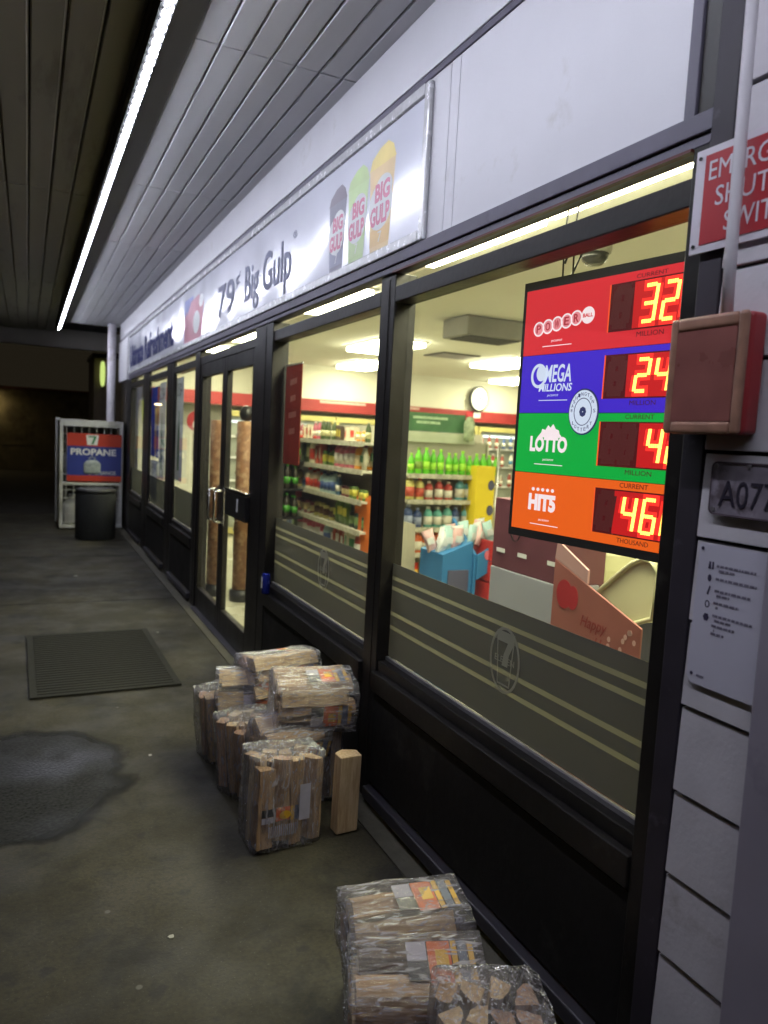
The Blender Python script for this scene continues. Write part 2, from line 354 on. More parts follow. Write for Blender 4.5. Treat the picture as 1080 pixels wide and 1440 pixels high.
# base rail, kick panels, sills, head bars
def bay(y0, y1, door=False, dx=0.):
    if not door:
        g = B(); g.box(F-.002, F+.05, y0, y1, .10, .50)
        g.build('kick_panel', DARKP, store)
        g = B(); g.box(F-.035, F+.06, y0, y1, .035, .085); g.build('base_rail', paint('base_rail', (.035, .032, .040), .4, .3, 10, spec=.5), store, bevel=.006)
    fr = B(); fr.box(F, F+.09, y0, y1, 2.17, 2.235)
    w_ = fr.build('window' if not door else 'door_header', DARK, store, bevel=.004)
    p = B(); p.box(F+.062+dx, F+.066+dx, y0, y1, 2.236, 2.29); p.build('transom_pane', GLASS, w_)
    if not door:
        p = B(); p.box(F+.062+dx, F+.068+dx, y0, y1+(.12 if dx else 0), .646, 2.169); p.build('pane', GLASS, w_)
        fr = B(); fr.box(F-.018, F+.075, y0, y1, .515, .60); fr.box(F+.01, F+.09, y0, y1, .60, .645); fr.build('sill', DARK, w_, bevel=.004)
    if not door:
        s = B(); s.box(F+.045+dx, F+.060+dx, y0+.002, y1-.002, .646, .66); s.build('gasket', paint('gasket', (.20, .19, .20), .5, .2), w_)
    return w_
WINS = {}
for y0, y1 in ((1.301, 2.84), (2.98, 4.53), (6.90, 8.03), (8.46, 9.78), (10.31, 11.6)): WINS[y0] = bay(y0, y1, dx=-.025 if y0 > 5 else 0.)
bay(4.93, 6.70, True)
# dark film with four clear stripes and an oval emblem on the lower glass
def film(win, y0, y1, logo_y):
    zs = [(.665, .785, FILM), (.785, .802, FROST), (.802, .846, FILM), (.846, .863, FROST), (.863, .957, FILM), (.957, .974, FROST), (.974, 1.002, FILM), (1.002, 1.018, FROST), (1.018, 1.072, FILM)]
    a = B(); b = B(); x = F+.0585
    for z0, z1, m in zs: (a if m is FILM else b).box(x, x+.0015, y0, y1, z0, z1)
    a.build('window_film', FILM, win); b.build('stripe', FROST, win)
    e = B(); M = facade(x-.001, logo_y)
    e.ring(0, .895, .085, .112, .010, 0, .0006, M)
    e.prism([(-.046, .985), (-.046, .955), (.014, .955), (-.006, .915), (-.014, .875), (.018, .875), (.022, .915), (.046, .958), (.046, .985)], 0, .0006, M)
    e.text('ELEVEN', -.055, .055, .885, .906, .0007, .0004, M)
    e.prism([(-.05, .99), (.05, .99), (.05, .984), (-.05, .984)], 0, .0004, M); e.prism([(-.05, .985), (-.045, .985), (-.03, .81), (-.035, .81)], 0, .0004, M)
    e.prism([(.045, .985), (.05, .985), (.035, .81), (.03, .81)], 0, .0004, M); e.prism([(-.035, .815), (.035, .815), (.035, .809), (-.035, .809)], 0, .0004, M)
    e.build('emblem', EMB, win)
film(WINS[1.301], 1.303, 2.838, 1.98); film(WINS[2.98], 2.982, 4.528, 3.66)
def frostband(win, y0, y1):
    a = B(); a.box(F+.0335, F+.035, y0, y1, .665, 1.0); a.build('window_film', film_mat('grey_window_film', (.16, .165, .15), .12, .5), win)
for y0, y1 in ((6.90, 8.03), (8.46, 9.78), (10.31, 11.6)): frostband(WINS[y0], y0+.002, y1-.002)
# double glass door
def leaf(y0, y1, label):
    x0, x1 = F+.005, F+.05
    g = B(); g.box(x0, x1, y0, y0+.075, .012, 2.17); g.box(x0, x1, y1-.075, y1, .012, 2.17)
    g.box(x0, x1, y0+.075, y1-.075, .012, .20); g.box(x0, x1, y0+.075, y1-.075, 2.06, 2.17)
    d = g.build('door', DARK, store, bevel=.004); d['label'] = label
    g = B(); g.box(x0+.02, x0+.026, y0+.075, y1-.075, .20, 2.06); g.build('pane', GLASS, d)
    return d
dr = leaf(4.932, 5.80, 'right leaf of the glass double door with dark push panel')
dl = leaf(5.806, 6.698, 'left leaf of the glass double door')
g = B(); g.box(F-.035, F+.004, 4.94, 5.52, .985, 1.16); g.build('push_panel', BLACKP, dr, bevel=.006)
g = B(); g.box(F-.040, F+.0, 4.94, 5.52, 1.163, 1.188); g.build('push_bar', CHROME, dr, bevel=.004)
g = B(); g.box(F-.038, F-.0352, 5.13, 5.165, 1.04, 1.13); g.build('sticker', WHITEPR, dr)
def pull(y, d):
    g = B(); xs = F-.075; z0, z1 = .90, 1.14
    pth = [(F+.004, y, z0), (xs+.02, y, z0), (xs+.006, y, z0+.006), (xs, y, z0+.02), (xs, y, z1-.02), (xs+.006, y, z1-.006), (xs+.02, y, z1), (F+.004, y, z1)]
    g.tube(pth, .0105, 12); g.box(F-.002, F+.0045, y-.02, y+.02, z0-.03, z1+.03); g.build('handle', CHROME, d)
pull(5.70, dr); pull(5.90, dl)
g = B(); g.box(F-.04, F+.09, 4.93, 6.70, .004, .010); g.build('threshold', paint('threshold_metal', (.2, .19, .2), .4, .2, metal=.8), store)

# interior shell
g = B(); g.box(1.5, 12, 11.75, 11.9, 0, 2.72); g.box(11.9, 12, -1, 11.75, 0, 2.72); g.box(1.5, 12, -1.1, -1, 0, 2.72); g.build('shop_wall', CREAM, store)
g = B(); g.box(1.47, 12, -1.1, 11.9, 2.72, 2.80); g.build('shop_ceiling', CEIL, store)
g = B(); g.box(3.2, 12, 11.3, 11.75, 2.0, 2.72); g.build('bulkhead', CREAM, store)
g = B(); g.box(1.5, 12, 11.26, 11.298, 2.0, 2.19); bd = g.build('red_band', paint('red_band', (.32, .03, .03), .5, .08), store)
g = B(); g.box(1.5, 3.2, 11.298, 11.75, 2.0, 2.19); g.build('bulkhead', CREAM, store)
g = B(); 
for x0, x1 in ((4.2, 5.0), (5.5, 6.0), (8.1, 8.7)): g.box(x0, x1, 11.252, 11.2595, 2.135, 2.175)
g.build('band_lettering', paint('pale_print', (.62, .40, .36), .6, .3, 40), bd)

# ------------------------------------------------------------------ LED strip on the overhang
led = thing('led_strip_light', 'long cool white LED strip light fixed under the edge of the overhang', 'strip light', (.47, 7, 3.2))
g = B(); g.box(.430, .447, -1.5, 13.9, 3.150, 3.24); g.box(.4475, .490, -1.5, 13.9, 3.192, 3.235); g.box(.4855, .4895, -1.5, 13.9, 3.166, 3.191); g.build('housing', paint('led_housing', (.10, .10, .10), .5), led)
g = B(); y = -1.4
prof = [(.4485, 3.150), (.4485, 3.145), (.4850, 3.174), (.4850, 3.190), (.4485, 3.190)]; vs = []; mi_ = []
while y < 13.85:
    vs += [(x, y, z) for x, z in prof]+[(x, y+.044, z) for x, z in prof]; mi_ += [0, 1]; y += .078
n_ = len(vs)//5
for j in range(n_-1):
    for i in range(5):
        pass
g.bm.free(); g = B(); vv = [g.bm.verts.new(v) for v in vs]
for j in range(n_-1):
    for i in range(5):
        f = g.bm.faces.new([vv[j*5+i], vv[j*5+(i+1) % 5], vv[(j+1)*5+(i+1) % 5], vv[(j+1)*5+i]]); f.material_index = mi_[j]
g.bm.faces.new(vv[:5]); g.bm.faces.new(vv[-5:])
k = 0
while False:
    g.prism([(.4485, 3.150), (.4485, 3.145), (.484, 3.176), (.484, 3.190), (.4485, 3.190)], -(y+.050), -y, Matrix(((1, 0, 0, 0), (0, 0, -1, 0), (0, 1, 0, 0), (0, 0, 0, 1)))); y += .085; k += 1
g.build('led_tube', [emit('led_light', (.83, .86, 1.0), LIGHT_LED*1.05), emit('led_gap', (.83, .86, 1.0), .9)], led)

# ------------------------------------------------------------------ shop ceiling lights
PAN = emit('ceiling_panel_light', (1.0, .95, .66), LIGHT_IN)
def ceiling_light(x, y, label, sx=.5, sy=1.1, src=None):
    t = local_thing('ceiling_light', label, 'ceiling light', 'fluorescent panels in the shop ceiling'); t.location = (x, y, 2.72)
    g = B(); g.box(-sx/2, sx/2, -sy/2, sy/2, -.060, -.006); g.build('diffuser', PAN, t)
    g = B()
    for a in (-1, 1):
        g.box(-sx/2-.03, sx/2+.03, a*(sy/2+.015)-.015, a*(sy/2+.015)+.015, -.016, -.001); g.box(a*(sx/2+.015)-.015, a*(sx/2+.015)+.015, -sy/2, sy/2, -.016, -.001)
    g.build('frame', ALU, t)
    return t
ceiling_light(3.78, 8.05, 'shop ceiling panel light seen beside the dark post between the large windows')
ceiling_light(4.55, 10.3, 'shop ceiling panel light above the left shelving, nearest the far wall')
ceiling_light(5.75, 8.35, 'shop ceiling panel light just left of the lottery screen, the nearer of two')
ceiling_light(7.35, 10.3, 'shop ceiling panel light above the round clock')
ceiling_light(1.98, 3.55, 'shop ceiling panel light behind the transom of the second large window')
ceiling_light(1.96, 2.1, 'shop ceiling panel light behind the transom above the lottery screen', sy=1.6)
ceiling_light(2.08, 5.75, 'shop ceiling panel light behind the transom over the doors')
ceiling_light(2.08, 8.3, 'shop ceiling panel light behind the transoms of the far windows')
ceiling_light(5.2, 4.4, 'shop ceiling panel light hidden deeper in the shop')
ceiling_light(2.4, 10.4, 'shop ceiling panel light in the far corner of the shop')

# ------------------------------------------------------------------ long banner sign over the doors
sg = thing('banner_sign', 'long white framed drinks banner sign mounted over the doors and windows', 'sign', (1.36, 7, 2.36))
SX = 1.349; Y0, Y1, Z0, Z1 = 2.585, 11.80, 2.366, 2.945
KS = Matrix(((1.102, 0, 0, 0), (0, 1.102, 0, -.1632), (0, 0, 1, 0), (0, 0, 0, 1)))
g = B(); g.box(SX+.0115, 1.364, Y0+.01, Y1-.01, Z0+.01, Z1-.01); g.build('sign_body', ALU, sg)
bann = glass_mat('x_tmp')  # replaced below
bpy.data.materials.remove(bann)
def banner_mat():
    m = paint('banner_vinyl', (.76, .77, .86), .22, .02, 2, spec=.6).copy(); m.name = 'banner_vinyl_wavy'; t = m.node_tree; N = t.nodes; L = t.links; p = N['Principled BSDF']
    tc = N.new('ShaderNodeTexCoord'); n = N.new('ShaderNodeTexNoise'); n.inputs['Scale'].default_value = 1.1; n.inputs['Detail'].default_value = 1; n.inputs['Distortion'].default_value = .4
    mp = N.new('ShaderNodeMapping'); mp.inputs['Scale'].default_value = (1, 1, 1.6); L.new(tc.outputs['Object'], mp.inputs[0]); L.new(mp.outputs[0], n.inputs['Vector'])
    b = N.new('ShaderNodeBump'); b.inputs['Strength'].default_value = 1; b.inputs['Distance'].default_value = .03
    L.new(n.outputs[0], b.inputs['Height']); L.new(b.outputs[0], p.inputs['Normal']); L.new(b.outputs[0], p.inputs['Coat Normal']); p.inputs['Coat Weight'].default_value = .5; p.inputs['Coat Roughness'].default_value = .12
    return m
g = B(); g.box(SX+.004, SX+.011, Y0+.04, Y1-.04, Z0+.045, Z1-.045); g.build('banner', banner_mat(), sg)
g = B()
g.box(SX-.006, 1.364, Y0-.004, Y0+.036, Z0, Z1); g.box(SX-.006, 1.364, Y1-.036, Y1, Z0, Z1)
g.box(SX-.008, 1.366, Y0+.036, Y1-.036, Z0-.002, Z0+.042); g.box(SX-.008, 1.366, Y0+.036, Y1-.036, Z1-.042, Z1+.002)
g.build('frame', paint('sign_frame', (.70, .70, .72), .25, .15, 30, metal=.2, bump=.06, bscale=30), sg, bevel=.006)
M = facade(SX+.0015) @ KS
NAVY = paint('navy_print', (.03, .035, .12), .7, .1, spec=.1); GREYP = paint('grey_print', (.27, .28, .37), .7, .05, spec=.1)
g = B(); g.text('Ultimate Refreshment.', -10.55, -7.25, 2.375, 2.655, 0, .0015, M, bold=.035); g.build('lettering', NAVY, sg)
g = B(); g.text('79', -5.46, -4.98, 2.40, 2.62, 0, .0015, M, bold=.012); g.text('¢', -4.95, -4.84, 2.53, 2.63, 0, .0008, M); g.text('Big Gulp', -4.72, -3.80, 2.345, 2.63, 0, .0015, M, bold=.012); g.text('®', -3.78, -3.72, 2.60, 2.64, 0, .0008, M)
g.build('lettering', GREYP, sg)
def cup(x0, x1, z0, z1, cols, straw=None):
    """printed drinking cup: tapered body, lid, white blob with red wording"""
    g = B(); w_ = x1-x0; c = (x0+x1)/2; M2 = facade(SX+.0036) @ KS
    g.prism([(c-w_*.36, z0), (c+w_*.36, z0), (c+w_*.5, z0+(z1-z0)*.80), (c-w_*.5, z0+(z1-z0)*.80)], 0, .0004, M2)
    g.prism([(c-w_*.52, z0+(z1-z0)*.80), (c+w_*.52, z0+(z1-z0)*.80), (c+w_*.40, z1-.03), (c+w_*.2, z1-.005), (c-w_*.1, z1-.012), (c-w_*.42, z1-.04)], 0, .0005, M2, mi=1)
    g.prism([(c-w_*.38, z0+.02), (c+w_*.38, z0+.02), (c+w_*.4, z0+.085), (c-w_*.4, z0+.085)], .0005, .0007, M2, mi=4)
    g.disc(c-.005, z0+(z1-z0)*.42, w_*.47, (z1-z0)*.23, .0008, .001, M2, mi=2)
    g.disc(c+.02, z0+(z1-z0)*.56, w_*.34, (z1-z0)*.14, .0009, .0011, M2, mi=2)
    g.text('BIG', c-w_*.24, c+w_*.34, z0+(z1-z0)*.46, z0+(z1-z0)*.64, .0012, .0004, M2, mi=3, bold=.04)
    g.text('GULP', c-w_*.40, c+w_*.36, z0+(z1-z0)*.24, z0+(z1-z0)*.43, .0012, .0004, M2, mi=3, bold=.04)
    g.text('7', c-w_*.06, c+w_*.08, z0+.03, z0+.07, .0008, .0004, M2, mi=2)
    g.build('printed_cup', cols, sg)
PR = paint('red_print', (.66, .22, .33), .5); PW = WHITEPR
cup(-3.27, -3.07, 2.335, 2.70, [paint('print_charcoal', (.26, .25, .31), .5), paint('print_cola', (.24, .21, .25), .5), PW, PR, paint('print_charcoal2', (.32, .32, .42), .5)])
cup(-3.05, -2.84, 2.335, 2.715, [paint('print_lime', (.55, .70, .36), .5), paint('print_lime2', (.52, .66, .32), .5), PW, PR, paint('print_lime3', (.58, .72, .40), .5)])
cup(-2.83, -2.60, 2.335, 2.735, [paint('print_orange', (.82, .62, .34), .5), paint('print_orange2', (.84, .68, .26), .5), PW, PR, paint('print_orange3', (.78, .55, .26), .5)])
g = B(); M2 = facade(SX+.0036) @ KS
g.prism([(-6.75, 2.335), (-6.42, 2.335), (-6.36, 2.70), (-6.74, 2.70)], 0, .0004, M2); g.build('printed_cup', paint('print_blue', (.18, .20, .46), .5), sg)
g = B(); g.prism([(-6.62, 2.335), (-6.02, 2.335), (-5.95, 2.60), (-6.15, 2.68), (-6.45, 2.66), (-6.64, 2.55)], .0005, .0008, M2); g.prism([(-6.73, 2.34), (-6.6, 2.34), (-6.62, 2.6), (-6.73, 2.55)], .0005, .0008, M2); g.build('printed_cup', paint('print_red', (.52, .20, .26), .5), sg)
g = B(); g.disc(-6.22, 2.47, .13, .09, .0009, .0012, M2); g.disc(-6.05, 2.62, .08, .05, .0009, .0012, M2); g.build('printed_highlight', PW, sg)

# ------------------------------------------------------------------ jackpot screen hanging behind the glass
ang = math.atan2(.13, .99)
LM = Matrix.Translation((1.52, 2.13, 0)) @ Matrix.Rotation(ang, 4, 'Z') @ FACADE       # local x runs towards the camera along the screen
def lot(name, mats, fn, parent):
    g = B(); fn(g); return g.build(name, mats, parent)
ls = thing('lottery_screen', 'backlit lottery jackpot board in red, blue, green and orange rows hanging behind the glass', 'sign', (1.56, 1.80, 1.30))
WD = .86
lot('casing', BLACKP, lambda g: (g.box(-.012, WD, 1.296, 2.152, -.06, -.004, LM)), ls)
RED = emit('row_red', (.80, .022, .035), .95); BLU = emit('row_blue', (.055, .018, .62), 1.05); GRN = emit('row_green', (.0, .46, .055), .95); ORG = emit('row_orange', (1.0, .135, .008), .95)
WHT = emit('row_white', (1, .82, .90), 1.1); WHB = emit('row_white_cool', (.72, .78, 1.0), 1.0)
rows = [(1.908, 2.122, RED), (1.717, 1.906, BLU), (1.518, 1.715, GRN), (1.324, 1.516, ORG)]
for z0, z1, m in rows: lot('screen_row', m, lambda g: g.box(.006, WD-.01, z0, z1, -.003, 0, LM), ls)
DISP = emit('display_back', (.12, .006, .008), .7, .25); HALO = emit('digit_halo', (1.0, .03, .02), 1.6); CORE = emit('digit_core', (1.0, .50, .08), 5.0); DIM = emit('digit_off', (.16, .02, .02), .5); EDGE = emit('display_edge', (1.0, .10, .02), 1.1)
SEG = {'0': 'abcdef', '1': 'bc', '2': 'abged', '3': 'abgcd', '4': 'fgbc', '5': 'afgcd', '6': 'afgedc', '7': 'abc', '8': 'abcdefg', '9': 'abcdfg'}
def digit(gh, gc, ch, x0, z0, wd, ht, sh=.10):
    def sx(x, z): return x0+x+(z-z0)*sh
    t = .010; mid = z0+ht/2; top = z0+ht
    P_ = {'a': ((0, top), (wd, top)), 'd': ((0, z0), (wd, z0)), 'g': ((0, mid), (wd, mid)), 'f': ((0, top), (0, mid)), 'b': ((wd, top), (wd, mid)), 'e': ((0, mid), (0, z0)), 'c': ((wd, mid), (wd, z0))}
    for s_ in SEG[ch]:
        (xa, za), (xb, zb) = P_[s_]
        for gg, th, d in ((gh, .0150, .0022), (gc, .0052, .0030)):
            if gg is None: continue
            if za == zb:
                if gg is gc:       # horizontal bars read as rows of separate LED dots
                    n = 5
                    for i in range(n):
                        a = xa+.004+(xb-xa-.008)*i/n; b = a+(xb-xa-.008)/n*.72
                        gg.prism([(sx(a, za), za-th), (sx(b, za), za-th), (sx(b, za), za+th), (sx(a, za), za+th)], d-.0008, d, LM)
                else: gg.prism([(sx(xa, za)-.006, za-th), (sx(xb, za)+.006, za-th), (sx(xb, za)+.006, za+th), (sx(xa, za)-.006, za+th)], d-.0008, d, LM)
            else: gg.prism([(sx(xa, za)-th, za), (sx(xb, zb)-th, zb), (sx(xb, zb)+th, zb), (sx(xa, za)+th, za)], d-.0006, d+.0002, LM)
def display(zb, zt, txt, xs, seen):
    d = lot('digit_display', DISP, lambda g: g.box(.366, .80, zb, zt, .0002, .0012, LM), ls)
    lot('display_edge', EDGE, lambda g: g.box(.361, .3655, zb, zt, .0002, .0016, LM), d)
    gl = B(); gl.box(xs[0]-.030, .795, zb+.004, zt-.004, .0013, .0016, LM); gl.build('digit_glow_plate', emit('display_lit', (.85, .012, .014), .75), d)  # emissive plate stands in for the red glow around the lit digits
    gh, gc, gd = B(), B(), B()
    digit(gd, None, '8', .385, zb+.022, .040, zt-zb-.042); 
    if xs[0] > .49: digit(gd, None, '8', .445, zb+.022, .036, zt-zb-.042)
    for ch, x in zip(txt, xs): digit(gh, gc, ch, x, zb+.020, .042, zt-zb-.040)
    gd.build('unlit_digit', DIM, d); gh.build('digit_glow', HALO, d); gc.build('lit_digit', CORE, d)
display(1.955, 2.095, '320', (.482, .550, .618), 3)
display(1.758, 1.888, '240', (.478, .546, .614), 3)
display(1.556, 1.690, '420', (.538, .606, .674), 2)
display(1.354, 1.490, '460', (.470, .540, .610), 3)
DTX = emit('dark_screen_text', (.16, .01, .02), .3)
g = B(); 
g.text('MILLION', .470, .562, 1.934, 1.948, .0003, .0003, LM); g.text('MILLION', .465, .555, 1.738, 1.752, .0003, .0003, LM); g.text('MILLION', .470, .562, 1.536, 1.550, .0003, .0003, LM); g.text('THOUSAND', .460, .572, 1.334, 1.348, .0003, .0003, LM)
g.text('CURRENT', .455, .560, 2.100, 2.112, .0003, .0003, LM); g.text('CURRENT', .455, .555, 1.698, 1.711, .0003, .0003, LM); g.text('CURRENT', .455, .555, 1.497, 1.511, .0003, .0003, LM)
g.build('caption', DTX, ls)
# row logos
def ball(cx_, z, ch, r=.024):
    g = B(); g.ring(cx_, z, r, r, .004, .0004, .001, LM); g.disc(cx_, z, r-.005, r-.005, .0004, .0008, LM, 24); o = g.build('logo_ball', [WHT, WHT], ls)
    return o
PINK = emit('logo_pink', (1.0, .30, .36), .9)
for i, ch in enumerate('POWER'):
    cx_ = .073+i*.0405; zc = 1.992+i*.005
    g = B(); g.ring(cx_, zc, .024, .024, .005, .0004, .0012, LM); g.build('logo_ball', WHT, ls)
    g = B(); g.disc(cx_, zc, .019, .019, .0004, .0008, LM); g.build('logo_ball', PINK, ls)
    g = B(); g.text(ch, cx_-.010, cx_+.010, zc-.013, zc+.013, .0010, .0004, LM, bold=.015); g.build('logo_lettering', emit('logo_letter', (.55, .02, .04), .8), ls)
g = B(); g.disc(.282, 2.016, .026, .026, .0004, .0010, LM); g.build('logo_ball', WHT, ls)
g = B(); g.text('BALL', .262, .302, 2.010, 2.022, .0012, .0004, LM, bold=.03); g.build('logo_lettering', RED, ls)
def small(z, m=WHT):
    g = B(); g.text('JACKPOT', .132, .182, z, z+.008, .0004, .0004, LM); g.box(.095, .222, z-.012, z-.0095, .0004, .0006, LM); g.build('small_print', m, ls)
small(1.944); small(1.768, WHB); small(1.558); small(1.358)
g = B(); g.text('MEGA', .115, .232, 1.815, 1.872, .0006, .0004, LM, bold=.02, shear=.1); g.text('MILLIONS', .092, .238, 1.786, 1.811, .0006, .0004, LM, bold=.02, shear=.15); g.build('logo_lettering', WHB, ls)
g = B()
g.ring(.088, 1.838, .036, .040, .010, .0004, .0010, LM); g.disc(.100, 1.846, .022, .026, .0011, .0016, LM); g.build('logo_ball', WHB, ls)
g = B(); g.text('LOTTO', .070, .236, 1.588, 1.640, .0006, .0004, LM, bold=.05); g.build('logo_lettering', WHT, ls)
g = B(); g.prism([(.102, 1.636), (.118, 1.652), (.122, 1.664), (.136, 1.660), (.148, 1.676), (.158, 1.668), (.170, 1.680), (.182, 1.664), (.196, 1.660), (.200, 1.648), (.214, 1.636)], .0004, .0009, LM); g.build('logo_mountain', WHT, ls)
g = B(); g.text('HIT5', .082, .205, 1.392, 1.448, .0006, .0004, LM, bold=.06)
for i in range(5): g.disc(.100+i*.022, 1.463, .007, .006, .0006, .001, LM, n=10)
g.build('logo_lettering', WHT, ls)
sc_ = B(); sc_.box(.008, .060, 1.775, 1.782, .0004, .0006, LM); sc_.box(.27, .335, 1.803, 1.812, .0004, .0006, LM); sc_.box(.345, .40, 1.745, 1.752, .0004, .0006, LM); sc_.box(.44, .48, 1.752, 1.760, .0034, .0036, LM); sc_.build('reflection_sticker', WHB, ls) if False else sc_.bm.free()
sq = B(); sq.disc(.298, 1.719, .060, .072, .004, .007, LM, n=40); bdg = sq.build('round_badge', emit('badge_navy', (.03, .04, .16), .7), ls)
sq = B(); sq.disc(.298, 1.719, .056, .067, .0075, .0085, LM, n=40); sq.build('badge_face', WHB, bdg)
NV = emit('badge_print', (.05, .06, .22), .6)
sq = B(); sq.ring(.298, 1.719, .036, .043, .0025, .009, .0095, LM)
for i in range(8):
    a = i*math.pi/4; sq.disc(.298+.008*math.cos(a), 1.719+.009*math.sin(a), .006, .007, .009, .0096, LM, n=8)
for word, a0 in (("WASHINGTON'S", math.pi*.98), ('LOTTERY', math.pi*1.70)):
    n = len(word)
    for i, ch in enumerate(word):
        if ch == "'": continue
        a = (a0-i*math.pi*.96/(n-1)) if a0 < 3.2 else (math.pi*1.22+i*math.pi*.56/(n-1))
        cxx, czz = .298+.046*math.cos(a), 1.719+.055*math.sin(a)
        sq.text(ch, cxx-.0042, cxx+.0042, czz-.0055, czz+.0055, .009, .0005, LM)
sq.build('badge_print', NV, bdg)
g = B()
for yy in (1.98, 1.93): g.tube([(1.55, yy, 2.15), (1.57, yy+.03, 2.30), (1.60, yy+.01, 2.72)], .003, 6)
g.tube([(1.56, 1.95, 2.15), (1.56, 1.90, 2.22), (1.57, 1.96, 2.27), (1.57, 2.0, 2.2)], .004, 6)
g.build('hanging_cable', BLACKP, ls)

# ------------------------------------------------------------------ notices, plate, conduit and switch box on the siding
SR = paint('sign_red', (.42, .02, .03), .45, .08); SW = paint('sign_white', (.66, .62, .68), .5, .05, dirt=(.5, .46, .5), dthr=.6, dscale=12)
t = thing('emergency_sign', 'red and white emergency shut-off switch sign on the white siding', 'sign', (1.334, 1.1, 2.05))
g = B(); g.box(1.332, 1.3365, .90, 1.262, 2.045, 2.268); g.build('panel', SW, t, bevel=.001)
g = B(); g.box(1.3305, 1.3315, .92, 1.235, 2.062, 2.252); g.build('red_field', SR, t)
M = facade(1.330)
for txt, x0, x1, z0 in (('EMERGENCY', -1.222, -.935, 2.196), ('SHUT-OFF', -1.200, -.955, 2.138), ('SWITCH', -1.172, -.985, 2.080)):
    g = B(); g.text(txt, x0, x1, z0, z0+.041, 0, .0006, M); g.build('lettering', SW, t)
for yy, zz in ((1.25, 2.062), (1.25, 2.25)): g = B(); g.disc(-yy, zz, .004, .004, 0, .003, facade(1.332)); g.build('screw', BLACKP, t)
t = thing('conduit', 'thin white painted pipe running down the siding over the red sign', 'pipe', (1.305, 1.12, 1.9))
g = B(); g.tube([(1.305, 1.135, 3.2), (1.303, 1.128, 2.5), (1.302, 1.122, 2.05), (1.302, 1.118, 1.88)], .0125, 14); g.build('tube', CLAD, t)
g = B(); g.box(1.30, 1.338, 1.105, 1.155, 2.74, 2.765); g.build('clip', CLAD, t)
t = thing('switch_box', 'red emergency switch box with a cloudy plastic cover on the siding', 'switch box', (1.31, 1.14, 1.65))
g = B(); g.box(1.292, 1.339, 1.046, 1.242, 1.648, 1.895); g.build('housing', paint('box_red', (.34, .03, .035), .4, .1, 14, dirt=(.2, .03, .03)), t, bevel=.010, seg=3)
g = B()
for a in ((1.046, 1.068, 1.648, 1.895), (1.222, 1.242, 1.648, 1.895), (1.068, 1.222, 1.648, 1.674), (1.068, 1.222, 1.866, 1.895)): g.box(1.276, 1.2915, *a)
g.build('cover_rim', paint('aged_rim', (.36, .19, .13), .4, .3, 20), t, bevel=.009, seg=3)
g = B(); g.box(1.279, 1.283, 1.0685, 1.2215, 1.6745, 1.8655); g.build('cover', paint('cloudy_red_plastic', (.27, .10, .085), .3, .25, 9, bump=.15, bscale=12), t)
g = B(); g.box(1.2865, 1.2915, 1.08, 1.21, 1.70, 1.83); g.build('inner_plate', paint('inner_plate', (.09, .04, .04), .5, .3, 20), t)
g = B(); g.lathe([(.0, 0), (.016, 0), (.016, .006), (.0, .006)], 16, Matrix.Translation((1.2865, 1.15, 1.76)) @ Matrix.Rotation(-math.pi/2, 4, 'Y')); g.build('button', SR, t)
t = thing('number_plate', 'metal plate with rounded corners embossed A077 on the siding', 'plate', (1.334, 1.0, 1.47))
def rrect(x0, x1, y0, y1, r, n=5):
    p = []
    for cx_, cy_, a0 in ((x1-r, y1-r, 0), (x0+r, y1-r, 90), (x0+r, y0+r, 180), (x1-r, y0+r, 270)):
        for i in range(n+1):
            a = math.radians(a0+90*i/n); p.append((cx_+r*math.cos(a), cy_+r*math.sin(a)))
    return p
PLM = paint('plate_metal', (.34, .30, .36), .4, .25, 25, metal=.3, dirt=(.16, .13, .15), dscale=14, dthr=.52)
g = B(); g.prism(rrect(-1.142, -.84, 1.478, 1.592, .014), 0, .003, facade(1.334)); g.build('panel', PLM, t)
g = B(); o_, i_ = rrect(-1.142, -.84, 1.478, 1.592, .014), rrect(-1.1385, -.8435, 1.4815, 1.5885, .012)
n_ = len(o_); g._add([(x, y, z) for z in (.003, .005) for x, y in o_+i_], [(2*n_+i, 2*n_+(i+1) % n_, 3*n_+(i+1) % n_, 3*n_+i) for i in range(n_)]+[(i, (i+1) % n_, 2*n_+(i+1) % n_, 2*n_+i) for i in range(n_)], facade(1.334)); g.build('rim', paint('rim_dark', (.10, .07, .09), .5), t)
g = B(); g.text('A0775', -1.118, -.955, 1.497, 1.553, 0, .0015, facade(1.3305), bold=.0); g.build('lettering', paint('ink_dark', (.02, .015, .03), .5), t)
for a, b in ((-1.130, 1.582), (-1.130, 1.490), (-1.05, 1.585)): g = B(); g.disc(a, b, .005, .005, 0, .003, facade(1.331)); g.build('screw', paint('screw', (.3, .28, .3), .4, metal=.6), t)
t = thing('notice_sheet', 'pale laminated notice with small icons and lines of print under the number plate', 'notice', (1.334, 1.0, 1.10))
g = B(); g.prism([(-1.157, 1.412), (-.90, 1.412), (-.90, 1.10), (-1.150, 1.10), (-1.162, 1.115)], 0, .002, facade(1.336)); g.build('sheet', paint('notice_paper', (.62, .60, .70), .35, .05, 5), t)
g = B(); random.seed(3); INK = paint('grey_ink', (.22, .20, .27), .6, .3, 90)
for z, n, x1 in ((1.366, 2, -1.012), (1.338, 1, -1.008), (1.312, 2, -1.02), (1.286, 2, -1.045), (1.258, 2, -1.01), (1.236, 2, -1.05), (1.219, 1, -1.075)):
    for k in range(n):
        x = -1.108+k*.006; e = x1-(k*.05)
        while x < e:
            wdt = random.uniform(.004, .014); g.box(x, min(x+wdt, e), z-k*.010, z-k*.010+.0055, 0, .0004, facade(1.3335)); x += wdt+.0022
g.box(-1.135, -1.115, 1.118, 1.123, 0, .0004, facade(1.3335))
g.build('print', INK, t)
g = B(); f_ = facade(1.3335)
